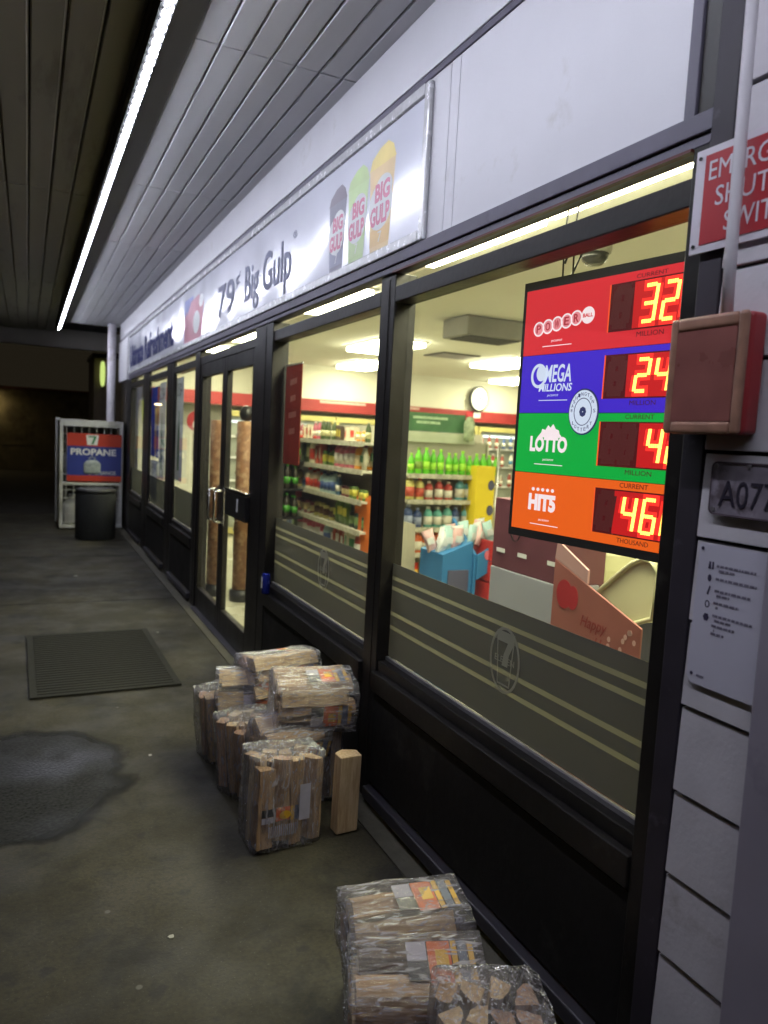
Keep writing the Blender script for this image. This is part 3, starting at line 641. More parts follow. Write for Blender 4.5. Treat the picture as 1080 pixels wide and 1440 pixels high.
g.prism([(-1.128, 1.376), (-1.124, 1.376), (-1.122, 1.360), (-1.130, 1.360)], 0, .0004, f_); g.box(-1.120, -1.116, 1.360, 1.376, 0, .0004, f_)
g.disc(-1.124, 1.340, .005, .008, 0, .0004, f_, n=10); g.prism([(-1.128, 1.305), (-1.124, 1.303), (-1.119, 1.322), (-1.122, 1.324)], 0, .0004, f_)
g.ring(-1.124, 1.283, .006, .008, .002, 0, .0004, f_, n=12); g.disc(-1.124, 1.254, .008, .009, 0, .0004, f_, n=6)
g.disc(-1.148, 1.402, .0035, .004, 0, .0015, f_); g.disc(-1.148, 1.122, .0035, .004, 0, .0015, f_)
g.build('icon', paint('dark_ink', (.06, .05, .10), .5), t)

# ------------------------------------------------------------------ can on the sill, tall red poster, window posters
t = thing('drink_can', 'small blue drink can left standing on the window sill beside the doors', 'can', (1.355, 4.50, .602))
CM = Matrix.Translation((1.35, 4.44, .602))
g = B(); g.lathe([(.020, 0), (.0265, .006), (.0265, .115), (.022, .125), (.022, .128), (.0, .127)], 20, CM); g.build('body', paint('can_blue', (.02, .035, .36), .25, .1, 20, metal=.4), t)
g = B(); g.lathe([(.0269, .06), (.0269, .11)], 20, CM); g.bm.faces.ensure_lookup_table()
g.bm.free()
g = B(); g.box(1.322, 1.3232, 4.43, 4.45, .64, .71); g.build('label', WHITEPR, t)
t = thing('hanging_poster', 'tall narrow orange-red poster taped inside the glass beside the door', 'poster', (1.45, 4.4, 1.42))
g = B(); g.box(1.452, 1.456, 4.21, 4.51, 1.42, 2.02); g.build('sheet', film_mat('poster_red', (.34, .07, .04), .0, .45), t)
g = B()
for z, a in ((1.90, .13), (1.80, .10), (1.70, .14), (1.60, .11)):
    g.prism([(-.36-a/2-4, z), (-.36+a/2-4, z+.01), (-.36+a/2-4, z+.045), (-.36-a/2-4, z+.035)], 0, .0005, facade(1.4515))
g.build('print', paint('poster_faint', (.62, .20, .12), .6, .3, 30), t)
g = B(); g.box(1.45, 1.457, 4.2, 4.52, 2.021, 2.03); g.build('top_rail', ALU, t)
def poster(label, y0, y1, z0, z1, col, extra, x=1.416):
    t = thing('window_poster', label, 'poster', (x, (y0+y1)/2, z0), 'posters in the far windows')
    g = B(); g.box(x+.001, x+.003, y0, y1, z0, z1); g.build('sheet', col, t)
    extra(t, facade(x+.0005), -y1, -y0, z0, z1)
PWH = film_mat('poster_paper', (.60, .62, .72), .0, .45); GRNP = paint('print_bottle', (.03, .16, .05), .5); DKP = paint('print_dark', (.07, .07, .12), .5)
def pr_bottle(t, M, x0, x1, z0, z1):
    w_ = x1-x0; h = z1-z0
    g = B(); g.text("2/$4", x0+.10*w_, x1-.15*w_, z1-.20*h, z1-.05*h, 0, .0005, M); g.build('print', DKP, t)
    g = B(); c = x0+.45*w_; g.prism([(c-.12*w_, z0+.1*h), (c+.12*w_, z0+.1*h), (c+.12*w_, z0+.45*h), (c+.04*w_, z0+.58*h), (c+.04*w_, z0+.68*h), (c-.04*w_, z0+.68*h), (c-.04*w_, z0+.58*h), (c-.12*w_, z0+.45*h)], 0, .0005, M); g.build('print', GRNP, t)
def pr_text(t, M, x0, x1, z0, z1):
    w_ = x1-x0; h = z1-z0
    g = B(); g.text("2/$5", x0+.10*w_, x1-.15*w_, z1-.25*h, z1-.08*h, 0, .0005, M); g.box(x0+.1*w_, x1-.1*w_, z0+.3*h, z0+.36*h, 0, .0005, M); g.build('print', DKP, t)
def pr_mix(t, M, x0, x1, z0, z1):
    w_ = x1-x0; h = z1-z0
    g = B(); g.box(x0+.5*w_, x0+.75*w_, z0, z1-.3*h, 0, .0005, M); g.build('print', paint('print_yel', (.55, .36, .10), .5), t)
    g = B(); g.box(x0+.78*w_, x1, z1-.55*h, z1-.02*h, 0, .0005, M); g.build('print', paint('print_or', (.5, .10, .03), .5), t)
poster('white poster with a green bottle and a price in the window nearest the doors', 7.72, 8.12, 1.06, 2.13, PWH, pr_bottle)
poster('tall white poster at the right of the middle far window', 8.80, 9.22, 1.00, 2.13, PWH, pr_bottle)
poster('small white price poster low in the middle far window', 9.26, 9.86, .72, 1.20, PWH, pr_text)
poster('blue and yellow drink poster high in the middle far window', 9.26, 9.86, 1.24, 2.10, film_mat('poster_blue', (.05, .09, .45), 0, .6), pr_mix)
t = thing('open_sign', 'glowing yellow-green sign in the farthest window of the store', 'sign', (1.46, 10.7, 1.7))
g = B(); g.box(1.47, 1.52, 10.35, 11.05, 1.68, 2.0); g.build('casing', BLACKP, t)
g = B(); g.box(1.462, 1.469, 10.37, 11.03, 1.70, 1.98); g.build('light_face', emit('sign_lime', (.62, .85, .03), 1.6), t)

# ------------------------------------------------------------------ propane locker, bin, far wall and lamp
t = thing('propane_cage', 'white framed propane exchange cage with a red and blue sign beside the store corner', 'propane cage', (.85, 12.6, 0))
px0, px1, py0, py1, pz = .43, 1.32, 12.05, 12.95, 1.66
WPO = paint('white_powdercoat', (.60, .60, .58), .5, .1, 8, dirt=(.35, .34, .3))
def bar(n, x0, x1, y0, y1, z0, z1, m=WPO):
    g = B(); g.box(x0, x1, y0, y1, z0, z1); return g.build(n, m, t, bevel=.004)
bar('frame_post', px0, px0+.045, py0, py0+.05, .03, pz); bar('frame_post', px1-.045, px1, py0, py0+.05, .03, pz); bar('frame_post', px0-.03, px0+.03, py1-.05, py1, .03, pz+.02); bar('frame_post', px1-.045, px1, py1-.05, py1, .03, pz)
bar('frame_rail', px0+.046, px1-.046, py0, py0+.05, pz-.10, pz); bar('frame_rail', px0+.046, px1-.046, py0, py0+.05, .03, .08); bar('frame_rail', px0+.046, px1-.046, py0, py0+.05, .68, .72)
g = B()
for i in range(12):
    z = .12+i*.12; g.box(px0+.046, px1-.046, py0+.03, py0+.036, z, z+.008)
for i in range(8):
    x = px0+.09+i*.105; g.box(x, x+.008, py0+.037, py0+.043, .08, pz-.1)
for i in range(8):
    y = py0+.12+i*.1; g.box(px0+.012, px0+.018, y, y+.008, .05, pz)
g.build('mesh_panel', WPO, t)
bar('back_panel', px0+.06, px1-.05, py1-.03, py1-.01, .05, pz-.02, paint('cage_back', (.16, .16, .15), .7)); bar('base', px0, px1, py0+.05, py1-.05, .03, .06); bar('roof', px0, px1, py0+.05, py1-.05, pz-.05, pz-.01)
g = B(); g.box(px0+.10, px1-.02, py0-.012, py0-.004, .74, 1.46); ps = g.build('sign_panel', paint('propane_blue', (.02, .035, .24), .5, .1), t)
PN = near(0, py0-.0125)
for a in ((1.27, 1.46), (.74, .83)): g = B(); g.box(px0+.10, px1-.02, *a, 0, .001, PN); g.build('red_band', paint('propane_red', (.46, .035, .015), .5, .1), ps)
g = B(); g.text('PROPANE', px0+.15, px1-.10, 1.135, 1.235, .001, .001, PN, bold=.03); g.build('lettering', WHITEPR, ps)
g = B(); g.text('EXCHANGE', px0+.40, px1-.10, .845, .90, .001, .001, PN); g.build('lettering', WHITEPR, ps)
g = B(); c = px0+.45; g.prism([(c-.09, 1.44), (c+.09, 1.44), (c+.07, 1.29), (c-.07, 1.29)], .001, .002, PN); em = g.build('emblem', WHITEPR, ps)
g = B(); g.prism([(c-.055, 1.425), (c+.055, 1.425), (c+.055, 1.405), (c+.015, 1.30), (c-.015, 1.30), (c+.02, 1.405), (c-.055, 1.405)], .003, .004, PN); g.build('emblem_print', paint('emblem_green', (.02, .2, .08), .5), em)
g = B()
g.lathe([(.001, 0), (.10, 0), (.12, .03), (.12, .15), (.07, .20), (.001, .20)], 18, Matrix.Translation((c, py0-.02, .86)) @ Matrix.Scale(.12, 4, (0, 1, 0)))
g.ring(c, 1.085, .05, .03, .012, .002, .012, PN); g.build('printed_cylinder', paint('cyl_print', (.32, .36, .36), .5, .3, 30), ps)
for i in range(3):
    for k in (0, 1):
        g = B(); g.lathe([(.001, 0), (.12, 0), (.15, .05), (.15, .28), (.08, .36), (.03, .37), (.03, .40), (.06, .41), (.06, .44), (.001, .445)], 16, Matrix.Translation((px0+.2+i*.28, py0+.35, .07+k*.76)))
        tag(g.build('gas_cylinder', paint('gas_white', (.5, .5, .48), .4)), 'white gas cylinder on the %s row of the propane cage, %s' % (('lower', 'upper')[k], ('leftmost', 'middle', 'rightmost')[i]), 'gas cylinder', 'gas cylinders in the propane cage')
t = thing('trash_bin', 'round dark stone-textured trash bin in front of the propane cage', 'trash bin', (.87, 11.15, 0))
g = B(); g.lathe([(.25, 0), (.268, .02), (.27, .60), (.262, .64), (.25, .66)], 36, Matrix.Translation((.87, 11.15, 0))); g.build('body', paint('aggregate', (.035, .037, .038), .9, .5, 60, bump=.8, bscale=90), t)
g = B(); g.lathe([(.255, .661), (.272, .665), (.272, .70), (.20, .715), (.19, .70), (.001, .69)], 36, Matrix.Translation((.87, 11.15, 0))); g.build('lid', paint('bin_lid', (.05, .05, .052), .5, .2, 20), t)

t = thing('block_wall', 'long rough block wall of the neighbouring lot lit yellowish at the left', 'wall', (-6, 27, 0))
g = B(); zz = 0
while zz < 2.6:
    off = (round(zz/.2) % 2)*.2; x = -16+off
    g.box(-16, 4, 27.01, 27.2, zz, zz+.2); 
    while x < 3.6:
        dy = random.uniform(0, .012); g.box(x, x+.392, 26.99-dy, 27.009, zz, zz+.192); x += .4
    zz += .2
g.build('blocks', paint('block', (.20, .165, .09), .9, .3, 2.2, bump=.4, dirt=(.08, .06, .035), dscale=.8, dthr=.5), t)
g = B(); g.box(-16, 4, 26.9, 27.2, 2.6, 2.68); g.build('coping', paint('coping_red', (.16, .05, .02), .8), t)
t = thing('side_building', 'dim brown wall block standing behind the propane cage', 'building', (2.7, 16.6, 0))
g = B(); g.box(1.22, 5, 16.5, 18, 0, 2.96); g.build('wall', paint('brown_render', (.16, .12, .08), .85, .2, 3), t)
g = B(); g.box(1.18, 5, 16.45, 18, 2.962, 3.05); g.build('coping', DARK, t)
t = thing('wall_lamp', 'oval yellow-green glowing lamp on the brown wall behind the propane cage', 'wall lamp', (1.39, 16.4, 2.6))
g = B(); g.lathe([(.001, 0), (.03, .02), (.048, .12), (.05, .26), (.048, .40), (.03, .50), (.001, .52)], 16, Matrix.Translation((1.375, 16.40, 2.38))); g.build('lamp_globe', emit('lamp_lime', (.62, .78, .22), 1.0), t)
g = B(); g.box(1.36, 1.40, 16.38, 16.5, 2.34, 2.375); g.build('bracket', BLACKP, t)

# ------------------------------------------------------------------ firewood bundles
WOODS = [wood_mat('split_wood_%s' % n, a, b) for n, a, b in (('pale', (.42, .27, .14), (.66, .50, .31)), ('tan', (.28, .16, .08), (.50, .34, .20)), ('pink', (.34, .18, .11), (.56, .38, .26)), ('bark', (.04, .025, .018), (.17, .11, .075)))]
def wrap_mat():
    m = glass_mat('shrink_wrap', (.95, .94, .95), 2.2, .20, 1.0, .14, (.62, .60, .66)); t = m.node_tree; N = t.nodes; L = t.links
    o = [n for n in N if n.type == 'OUTPUT_MATERIAL'][0]; src = o.inputs[0].links[0].from_socket
    tc = N.new('ShaderNodeTexCoord'); mp = N.new('ShaderNodeMapping'); mp.inputs['Scale'].default_value = (30, 30, 7); L.new(tc.outputs['Object'], mp.inputs[0])
    n = N.new('ShaderNodeTexNoise'); n.inputs['Scale'].default_value = 1.6; n.inputs['Detail'].default_value = 6; n.inputs['Distortion'].default_value = 2.2; L.new(mp.outputs[0], n.inputs['Vector'])
    r = N.new('ShaderNodeMapRange'); r.inputs[1].default_value = .47; r.inputs[2].default_value = .72; r.inputs[3].default_value = 0; r.inputs[4].default_value = .55; L.new(n.outputs[0], r.inputs[0])
    d = N.new('ShaderNodeBsdfPrincipled'); d.inputs['Base Color'].default_value = (.55, .53, .60, 1); d.inputs['Roughness'].default_value = .25
    x = N.new('ShaderNodeMixShader'); L.new(r.outputs[0], x.inputs[0]); L.new(src, x.inputs[1]); L.new(d.outputs[0], x.inputs[2]); L.new(x.outputs[0], o.inputs[0]); return m
WRAP = wrap_mat()
LB_OR = paint('label_orange', (.62, .11, .02), .45, .15, 30); LB_YE = paint('label_yellow', (.65, .36, .03), .45, .1); LB_BK = paint('label_black', (.015, .017, .03), .4, .2); LB_WH = paint('label_white', (.42, .40, .50), .5, .1, 30); LB_BL = paint('label_slate', (.10, .12, .19), .45, .1)
def split_log(r, L_, sd):
    """one split log along local z: wedge section with bark on the round side"""
    rnd = random.Random(sd); a0 = rnd.uniform(0, 6.28); sw = rnd.uniform(1.4, 2.3); n = 6
    pts = [(0, 0)]+[(r*math.cos(a0+sw*i/n)*rnd.uniform(.88, 1.05), r*math.sin(a0+sw*i/n)*rnd.uniform(.88, 1.05)) for i in range(n+1)]
    cx_ = sum(p[0] for p in pts)/len(pts); cy_ = sum(p[1] for p in pts)/len(pts)
    return [(x-cx_, y-cy_) for x, y in pts]
def bundle(label, wx, dy, L_, loc, rot, sd, n=(3, 2), front_label=True, top_label=False, cat='firewood bundle', end_tag=False):
    """shrink-wrapped bundle; local z = log length, local -y = front, wx wide, dy deep"""
    t = local_thing('firewood_bundle', label, cat, 'shrink-wrapped firewood bundles on the sidewalk')
    rnd = random.Random(sd)
    k = 0
    for i in range(n[0]):
        for j in range(n[1]):
            r = .5*max(wx/n[0], dy/n[1])*1.22; pts = split_log(r, L_, sd*31+k)
            sx = (wx/n[0])/(max(p[0] for p in pts)-min(p[0] for p in pts)); sy = (dy/n[1])/(max(p[1] for p in pts)-min(p[1] for p in pts))
            mx_ = (max(p[0] for p in pts)+min(p[0] for p in pts))/2; my_ = (max(p[1] for p in pts)+min(p[1] for p in pts))/2
            ox = -wx/2+(i+.5)*wx/n[0]; oy = -dy/2+(j+.5)*dy/n[1]
            q = [((x-mx_)*sx*.97+ox, (y-my_)*sy*.97+oy) for x, y in pts]
            z0 = rnd.uniform(0, .02); z1 = L_-rnd.uniform(0, .045)
            g = B(); m = len(q); seg = 5; vs = []
            for s_ in range(seg+1):
                f = s_/seg; wob = (rnd.uniform(-.003, .003), rnd.uniform(-.003, .003))
                vs += [(x+wob[0]+rnd.uniform(-.0015, .0015), y+wob[1]+rnd.uniform(-.0015, .0015), z0+(z1-z0)*f) for x, y in q]
            fs = [tuple(reversed(range(m))), tuple(range(seg*m, (seg+1)*m))]
            g._add(vs, fs)
            for s_ in range(seg):
                for a in range(m):
                    b = (a+1) % m
                    g._add([vs[s_*m+a], vs[s_*m+b], vs[(s_+1)*m+b], vs[(s_+1)*m+a]], [(0, 1, 2, 3)], mi=1 if 1 <= a < m-1 else 0)
            bmesh.ops.remove_doubles(g.bm, verts=g.bm.verts, dist=1e-6)
            g.build('log', [WOODS[rnd.choice((0, 0, 1, 2))], WOODS[3] if rnd.random() < .35 else WOODS[1]], t); k += 1
    # wrap: rounded box shell with puckers
    g = B(); NX = 26; NZ = 16; vs = []
    for iz in range(NZ+1):
        f = iz/NZ; zz = -.006+(L_+.012)*f
        for ix in range(NX*2):
            a = 2*math.pi*ix/(NX*2); c, s_ = math.cos(a), math.sin(a)
            e = .32; X_ = math.copysign(abs(c)**e, c)*(wx/2+.010); Y_ = math.copysign(abs(s_)**e, s_)*(dy/2+.010)
            nn = noise.noise(Vector((X_*16, Y_*16, zz*4+sd*3.7)))*.010+noise.noise(Vector((X_*45, Y_*45, zz*12+sd)))*.004
            k_ = 1+nn/.12
            vs.append((X_*k_, Y_*k_, zz+.010*noise.noise(Vector((X_*24, Y_*24, sd)))*(1 if iz in (0, NZ) else .3)))
    n2 = NX*2
    fs = [(j*n2+i, j*n2+(i+1) % n2, (j+1)*n2+(i+1) % n2, (j+1)*n2+i) for j in range(NZ) for i in range(n2)]
    g._add(vs, fs, smooth=True)
    # puckered end films
    for zz, sg_ in ((-.006, -1), (L_+.006, 1)):
        base = 0 if sg_ < 0 else NZ*n2
        ring = [vs[base+i] for i in range(n2)]
        inner = [(x*.55, y*.55, zz+sg_*(.004+.006*noise.noise(Vector((x*40, y*40, sd+5))))) for x, y, _ in ring]
        g._add(ring+inner+[(0, 0, zz+sg_*.004)], [(i, (i+1) % n2, n2+(i+1) % n2, n2+i) for i in range(n2)]+[(n2+i, n2+(i+1) % n2, 2*n2) for i in range(n2)], smooth=True)
    bmesh.ops.remove_doubles(g.bm, verts=g.bm.verts, dist=1e-5)
    g.build('plastic_wrap', WRAP, t)
    # printed bands: on the front face (local -y)
    def band(z0, z1, yy, xs):
        # one long strip of plain film colour and its printed blocks
        lb = B(); 
        def blk(x0, x1, za, zb, m, d):
            g = B(); nseg = 6; v = []
            for i in range(nseg+1):
                x = x0+(x1-x0)*i/nseg
                y = yy-.006-.001*math.sin(x*60+sd)-d
                v += [(x, y, za), (x, y, zb)]
            g._add(v, [(2*i, 2*i+2, 2*i+3, 2*i+1) for i in range(nseg)]); return g.build('printed_label', m, t)
        lb.bm.free()
        h = z1-z0
        blk(xs, xs+.055, z0+.45*h, z1, LB_BK, 0); blk(xs, xs+.055, z0, z0+.42*h, LB_WH, 0)
        blk(xs+.058, xs+.115, z0+.05*h, z1, LB_OR, 0)
        g = B(); g.disc(xs+.095, z0+.45*h, .024, .30*h, 0, .0006, Matrix(((1, 0, 0, 0), (0, 0, -1, yy-.0080), (0, 1, 0, 0), (0, 0, 0, 1))), n=16); g.build('printed_label', LB_YE, t)
        blk(xs+.118, xs+.132, z0, z1, LB_YE, 0); blk(xs+.136, xs+.160, z0, z1, LB_BL, 0); blk(xs+.163, xs+.178, z0+.1*h, z1, LB_YE, 0)
        # bar code patch
        g = B(); 
        for i in range(14): g.box(xs+.03+i*.0085, xs+.0345+i*.0085, yy-.0062, yy-.0058, z0-.058, z0-.014)
        g.build('bar_code', LB_WH, t)
    if front_label:
        band(L_*.30, L_*.30+.055, -dy/2, -wx/2+.015)
    if top_label:
        band(L_*.68, L_*.68+.055, -dy/2, -wx/2+.03)
    if end_tag:
        g = B(); g.box(.03, .075, -dy/2-.016, -dy/2-.0155, .10, .24); g.build('tag', LB_WH, t)
    t.location = loc; t.rotation_euler = [math.radians(a) for a in rot]
    return t
# upright bundle in front of the middle pile, and a loose split log beside it
bundle('upright wrapped firewood bundle at the front of the middle pile with a grey tag', .27, .19, .345, (.915, 2.70, .010), (-3, 2, 5), 1, (4, 3), True, False, end_tag=True)
t = local_thing('split_log', 'single unwrapped split log standing on end beside the upright firewood bundle', 'firewood log')
g = B(); g.prism([(-.050, -.030), (.045, -.036), (.052, .02), (.0, .05), (-.045, .03)], 0, .32); g.build('wood', WOODS[0], t, bevel=.004); t.location = (1.175, 2.66, .006); t.rotation_euler = (0, math.radians(1), .15)
# lying bundles: length along X -> rotate 90 about Y ; front (-y) faces camera
def lying(label, L_, h, dy, x, y, z, yaw, sd, n=(2, 2), tilt=0, **k):
    """bundle on its side with its logs across the view; local x becomes height"""
    t = bundle(label, h, dy, L_, (0, 0, 0), (0, 0, 0), sd, n, front_label=False)
    t.matrix_world = Matrix.Translation((x, y, z)) @ Matrix.Rotation(math.radians(yaw), 4, 'Z') @ Matrix.Rotation(math.radians(tilt), 4, 'X') @ Matrix.Rotation(math.pi/2, 4, 'Y') @ Matrix.Translation((0, 0, -L_/2))
    # wrap-around printed bands, on the camera side and on top
    for face in (0, 1):
        def put(nm, u0, u1, v0, v1, m, e=0):
            g = B()
            if face == 0: g.box(v0, v1, -dy/2-.0065-e, -dy/2-.0058-e, u0, u1)          # local x = -height
            else: g.box(-h/2-.0065-e, -h/2-.0058-e, v0*dy/h, v1*dy/h, u0, u1)
            g.build(nm, m, t)
        c0 = L_*.42
        put('printed_label', c0, c0+.052, -.03*h/.2, .015, LB_BK); put('printed_label', c0, c0+.052, .017, .06, LB_WH)
        put('printed_label', c0+.055, c0+.115, -.035, .06, LB_OR); put('printed_label', c0+.075, c0+.108, 0, .04, LB_YE, .001)
        put('printed_label', c0+.118, c0+.132, -.035, .06, LB_YE); put('printed_label', c0+.136, c0+.158, -.035, .06, LB_BL); put('printed_label', c0+.162, c0+.176, -.03, .055, LB_YE)
    return t
lying('wrapped firewood bundle lying crosswise on top at the front right of the middle pile', .34, .20, .23, 1.13, 2.96, .455, -9, 2, (3, 3), tilt=11)
bundle('wrapped firewood bundle standing behind the upright one, under the top right bundle', .30, .20, .34, (1.13, 3.02, .006), (0, 0, -3), 3, (3, 3), False)
lying('wrapped firewood bundle lying at the back of the middle pile, highest and nearest the door', .34, .19, .22, 1.10, 3.36, .455, 9, 4, (3, 2), tilt=-10)
bundle('wrapped firewood bundle standing under the rearmost top bundle', .32, .22, .345, (1.10, 3.36, .006), (0, 0, 2), 5, (3, 3), False)
bundle('dark wrapped firewood bundle leaning at the left side of the middle pile', .20, .22, .34, (.91, 3.14, .006), (-3, -4, 20), 6, (3, 3), False)
bundle('wrapped firewood bundle at the far left of the middle pile with a pale log end', .22, .20, .33, (.90, 3.55, .006), (0, -5, 8), 7, (3, 2), False, True)
# front pile by the base of the big window
lying('wrapped firewood bundle lying crosswise at the rear of the front pile', .33, .17, .19, .96, 1.72, .235, -9, 8, (2, 2), tilt=8)
lying('wrapped firewood bundle in the middle row of the front pile with orange and yellow label', .34, .17, .20, .91, 1.55, .19, -19, 9, (3, 2), tilt=20)
bundle('wrapped firewood bundle on end in the front pile, log ends upward, against the window base', .25, .19, .315, (.985, 1.37, .006), (12, 3, -20), 10, (4, 3), False, True)
bundle('wrapped firewood bundle hidden low under the rear of the front pile', .30, .17, .14, (.99, 1.74, .004), (0, 0, -14), 11, (3, 2), False)
bundle('wrapped firewood bundle at the front left corner of the front pile', .17, .20, .13, (.80, 1.37, .004), (0, 0, -10), 12, (2, 2), False)

# ------------------------------------------------------------------ shop interior: shelving and goods
SHELF = paint('shelf_white', (.62, .60, .50), .5, .05)
def prod_mesh(kind, m1, m2, m3=None):
    g = B()
    if kind == 'bottle': g.lathe([(.030, 0), (.034, .01), (.034, .13), (.030, .16), (.014, .19), (.014, .205)], 12); g.lathe([(.016, .205), (.016, .225), (.001, .226)], 10, mi=1); g.lathe([(.0345, .045), (.0345, .11)], 12, mi=2)
    if kind == 'jug': g.lathe([(.045, 0), (.05, .01), (.05, .14), (.042, .17), (.02, .19), (.02, .20)], 12); g.lathe([(.023, .20), (.023, .225), (.001, .226)], 10, mi=1); g.lathe([(.0505, .03), (.0505, .12)], 12, mi=2)
    if kind == 'can': g.lathe([(.028, 0), (.032, .006), (.032, .11), (.026, .12), (.001, .118)], 12); g.lathe([(.0323, .03), (.0323, .09)], 12, mi=2)
    if kind == 'box': g.box(-.045, .045, -.03, .03, 0, .17); g.box(-.032, .032, -.0305, -.030, .05, .13, mi=1); g.box(-.0455, -.045, -.02, .02, .05, .13, mi=1)
    if kind == 'bag':
        vs = []; 
        for iz in range(7):
            f = iz/6; th = .028*math.sin(math.pi*min(max(f, .03), .97)); wd = .055*(1-.08*math.sin(math.pi*f))
            vs += [(-wd, 0, .20*f), (-wd*.5, -th, .20*f), (wd*.5, -th, .20*f), (wd, 0, .20*f), (wd*.5, th, .20*f), (-wd*.5, th, .20*f)]
        g._add(vs, [(j*6+i, j*6+(i+1) % 6, (j+1)*6+(i+1) % 6, (j+1)*6+i) for j in range(6) for i in range(6)], smooth=True)
        g.box(-.03, .03, -.032, -.027, .07, .13, mi=1)
    bmesh.ops.recalc_face_normals(g.bm, faces=g.bm.faces)
    me = bpy.data.meshes.new(kind); g.bm.to_mesh(me); g.bm.free()
    for m in (m1, m2, m3 or m2): me.materials.append(m)
    return me
_pc = {}
def col(r, g_, b): 
    k = (r, g_, b)
    if k not in _pc: _pc[k] = paint('pack_%d_%d_%d' % k, lin(k), .4, .15, 40)
    return _pc[k]
WH_ = (225, 220, 205)
NAMES = {'bottle': 'drink_bottle', 'jug': 'detergent_jug', 'can': 'tin_can', 'box': 'product_carton', 'bag': 'snack_bag'}
def colour_name(c):
    r, g_, b = c; mx, mn = max(c), min(c)
    if mx-mn < 38: return 'pale' if mx > 150 else ('grey' if mx > 85 else 'dark')
    if r == mx: return ('yellow' if g_ > .78*r else 'orange' if g_ > .5*r and r > 140 else 'brown' if r < 120 else 'pink' if b > .55*r else 'red')
    if g_ == mx: return 'dark green' if g_ < 110 else ('teal' if b > .75*g_ else 'green')
    return 'dark blue' if b < 110 else 'blue'
def row(kind, label, group, M, x0, x1, y, z, cols, pitch, n_rows=1, s=1.0):
    """a shelf row of goods; every item its own object, mesh data shared per colour"""
    kinds = kind if isinstance(kind, tuple) else (kind,)
    combos = [(k, a, b) for k in kinds for a, b in cols]; random.shuffle(combos); combos = combos[:16]
    meshes = [prod_mesh(k, col(*a), col(*b)) for k, a, b in combos]; names = [colour_name(a) for k, a, b in combos]
    x = x0; i = random.randrange(9); run = 0
    while x < x1:
        if run <= 0: i = random.randrange(len(meshes)); run = random.choice((1, 2, 2, 3, 4))
        run -= 1
        for r in range(n_rows):
            o = bpy.data.objects.new(NAMES[combos[i][0]], meshes[i]); C.objects.link(o)
            sc = s*random.uniform(.86, 1.06)
            o.matrix_world = M @ Matrix.Translation((x+random.uniform(-.006, .006), y+r*.09+random.uniform(-.012, .012), z)) @ Matrix.Rotation(random.uniform(-.2, .2), 4, 'Z') @ Matrix.Diagonal((sc, sc, sc*random.uniform(.9, 1.08), 1))
            tag(o, names[i]+' '+(NAMES[combos[i][0]].split('_')[-1]+' '+label[1:].strip() if label[0] == '*' else label), NAMES[combos[i][0]].replace('_', ' '), group)
        x += pitch
def gondola(label, M, x0, x1, d, H, shelves, depth=None):
    """free-standing shelving: local x along the front, local -y the front side"""
    t = local_thing('store_shelf', label, 'shelf')
    def b_(n, *a, m=SHELF): g = B(); g.box(*a); o = g.build(n, m, t); return o
    b_('back_panel', x0, x1, -.01, .01, 0, H, m=paint('shelf_back', (.40, .38, .30), .6)); b_('side_panel', x0-.02, x0-.001, -d, .0, 0, .25); b_('side_panel', x1+.001, x1+.02, -d, 0, 0, .25)
    b_('upright', x0-.02, x0-.002, -.03, .03, .25, H); b_('upright', x1+.002, x1+.02, -.03, .03, .25, H)
    b_('base', x0, x1, -d, -.011, 0, .10)
    for z in shelves:
        b_('shelf', x0, x1, -d, -.011, z-.02, z-.001); 
        b_('price_rail', x0, x1, -d-.012, -d-.001, z-.035, z+.008, m=paint('price_rail', (.46, .44, .36), .4, .45, 25))
    t.matrix_world = M
    return t
# right shelving, its front towards the camera
G2 = Matrix.Translation((3.15, 6.35, 0))
g2z = [.28, .56, .80, 1.06, 1.30]
gondola('white shelving unit of drinks and jugs seen through the large right window', G2, 0, 1.02, .30, 1.62, g2z)
row('bottle', 'drink bottle in the bright lime top row of the right shelving', 'lime bottles on the top shelf', G2, .05, 1.0, -.25, 1.30, [((95, 190, 30), (160, 220, 60)), ((110, 200, 40), (120, 150, 60))], .078)
row('jug', 'jug on the left half of the second shelf, right shelving', 'jugs on the second shelf', G2, .06, .50, -.22, 1.06, [((170, 60, 50), WH_), ((200, 190, 110), (190, 80, 60))], .105, s=.92)
row('jug', 'jug on the right half of the second shelf, right shelving', 'pale jugs on the second shelf', G2, .60, .98, -.22, 1.06, [((90, 150, 160), WH_), (WH_, (210, 210, 190))], .105, s=.92)
row('jug', 'jug on the third shelf of the right shelving', 'jugs on the third shelf', G2, .06, 1.0, -.22, .80, [((120, 185, 190), WH_), ((190, 180, 80), WH_), ((90, 160, 150), WH_), ((50, 70, 120), (150, 160, 190))], .105, s=.92)
row('jug', 'jug on the fourth shelf of the right shelving', 'jugs on the fourth shelf', G2, .06, 1.0, -.22, .56, [((205, 95, 40), WH_), (WH_, (190, 90, 60)), ((180, 60, 40), WH_)], .105, s=.88)
row('bag', 'snack bag on the lowest shelf of the right shelving', 'red bags on the lowest shelf', G2, .06, 1.0, -.2, .28, [((200, 60, 30), (230, 180, 60)), ((190, 40, 40), WH_)], .115)
t = local_thing('shelf_sign', 'green printed header sign over the right shelving', 'sign')
g = B(); g.box(0, .70, -.01, .0, 1.70, 1.88); g.build('panel', paint('header_green', (.07, .19, .08), .5, .25, 8), t)
g = B(); g.box(0, .82, -.012, -.002, 1.60, 1.695); g.build('lower_panel', paint('header_pale', (.55, .60, .45), .5, .1, 8), t)
g = B(); 
for i, (a, b) in enumerate(((.12, .5), (.16, .42))): g.box(a, b, -.012, -.0105, 1.82-i*.045, 1.845-i*.045)
g.build('print', paint('header_print', (.45, .62, .40), .5, .4, 60), t)
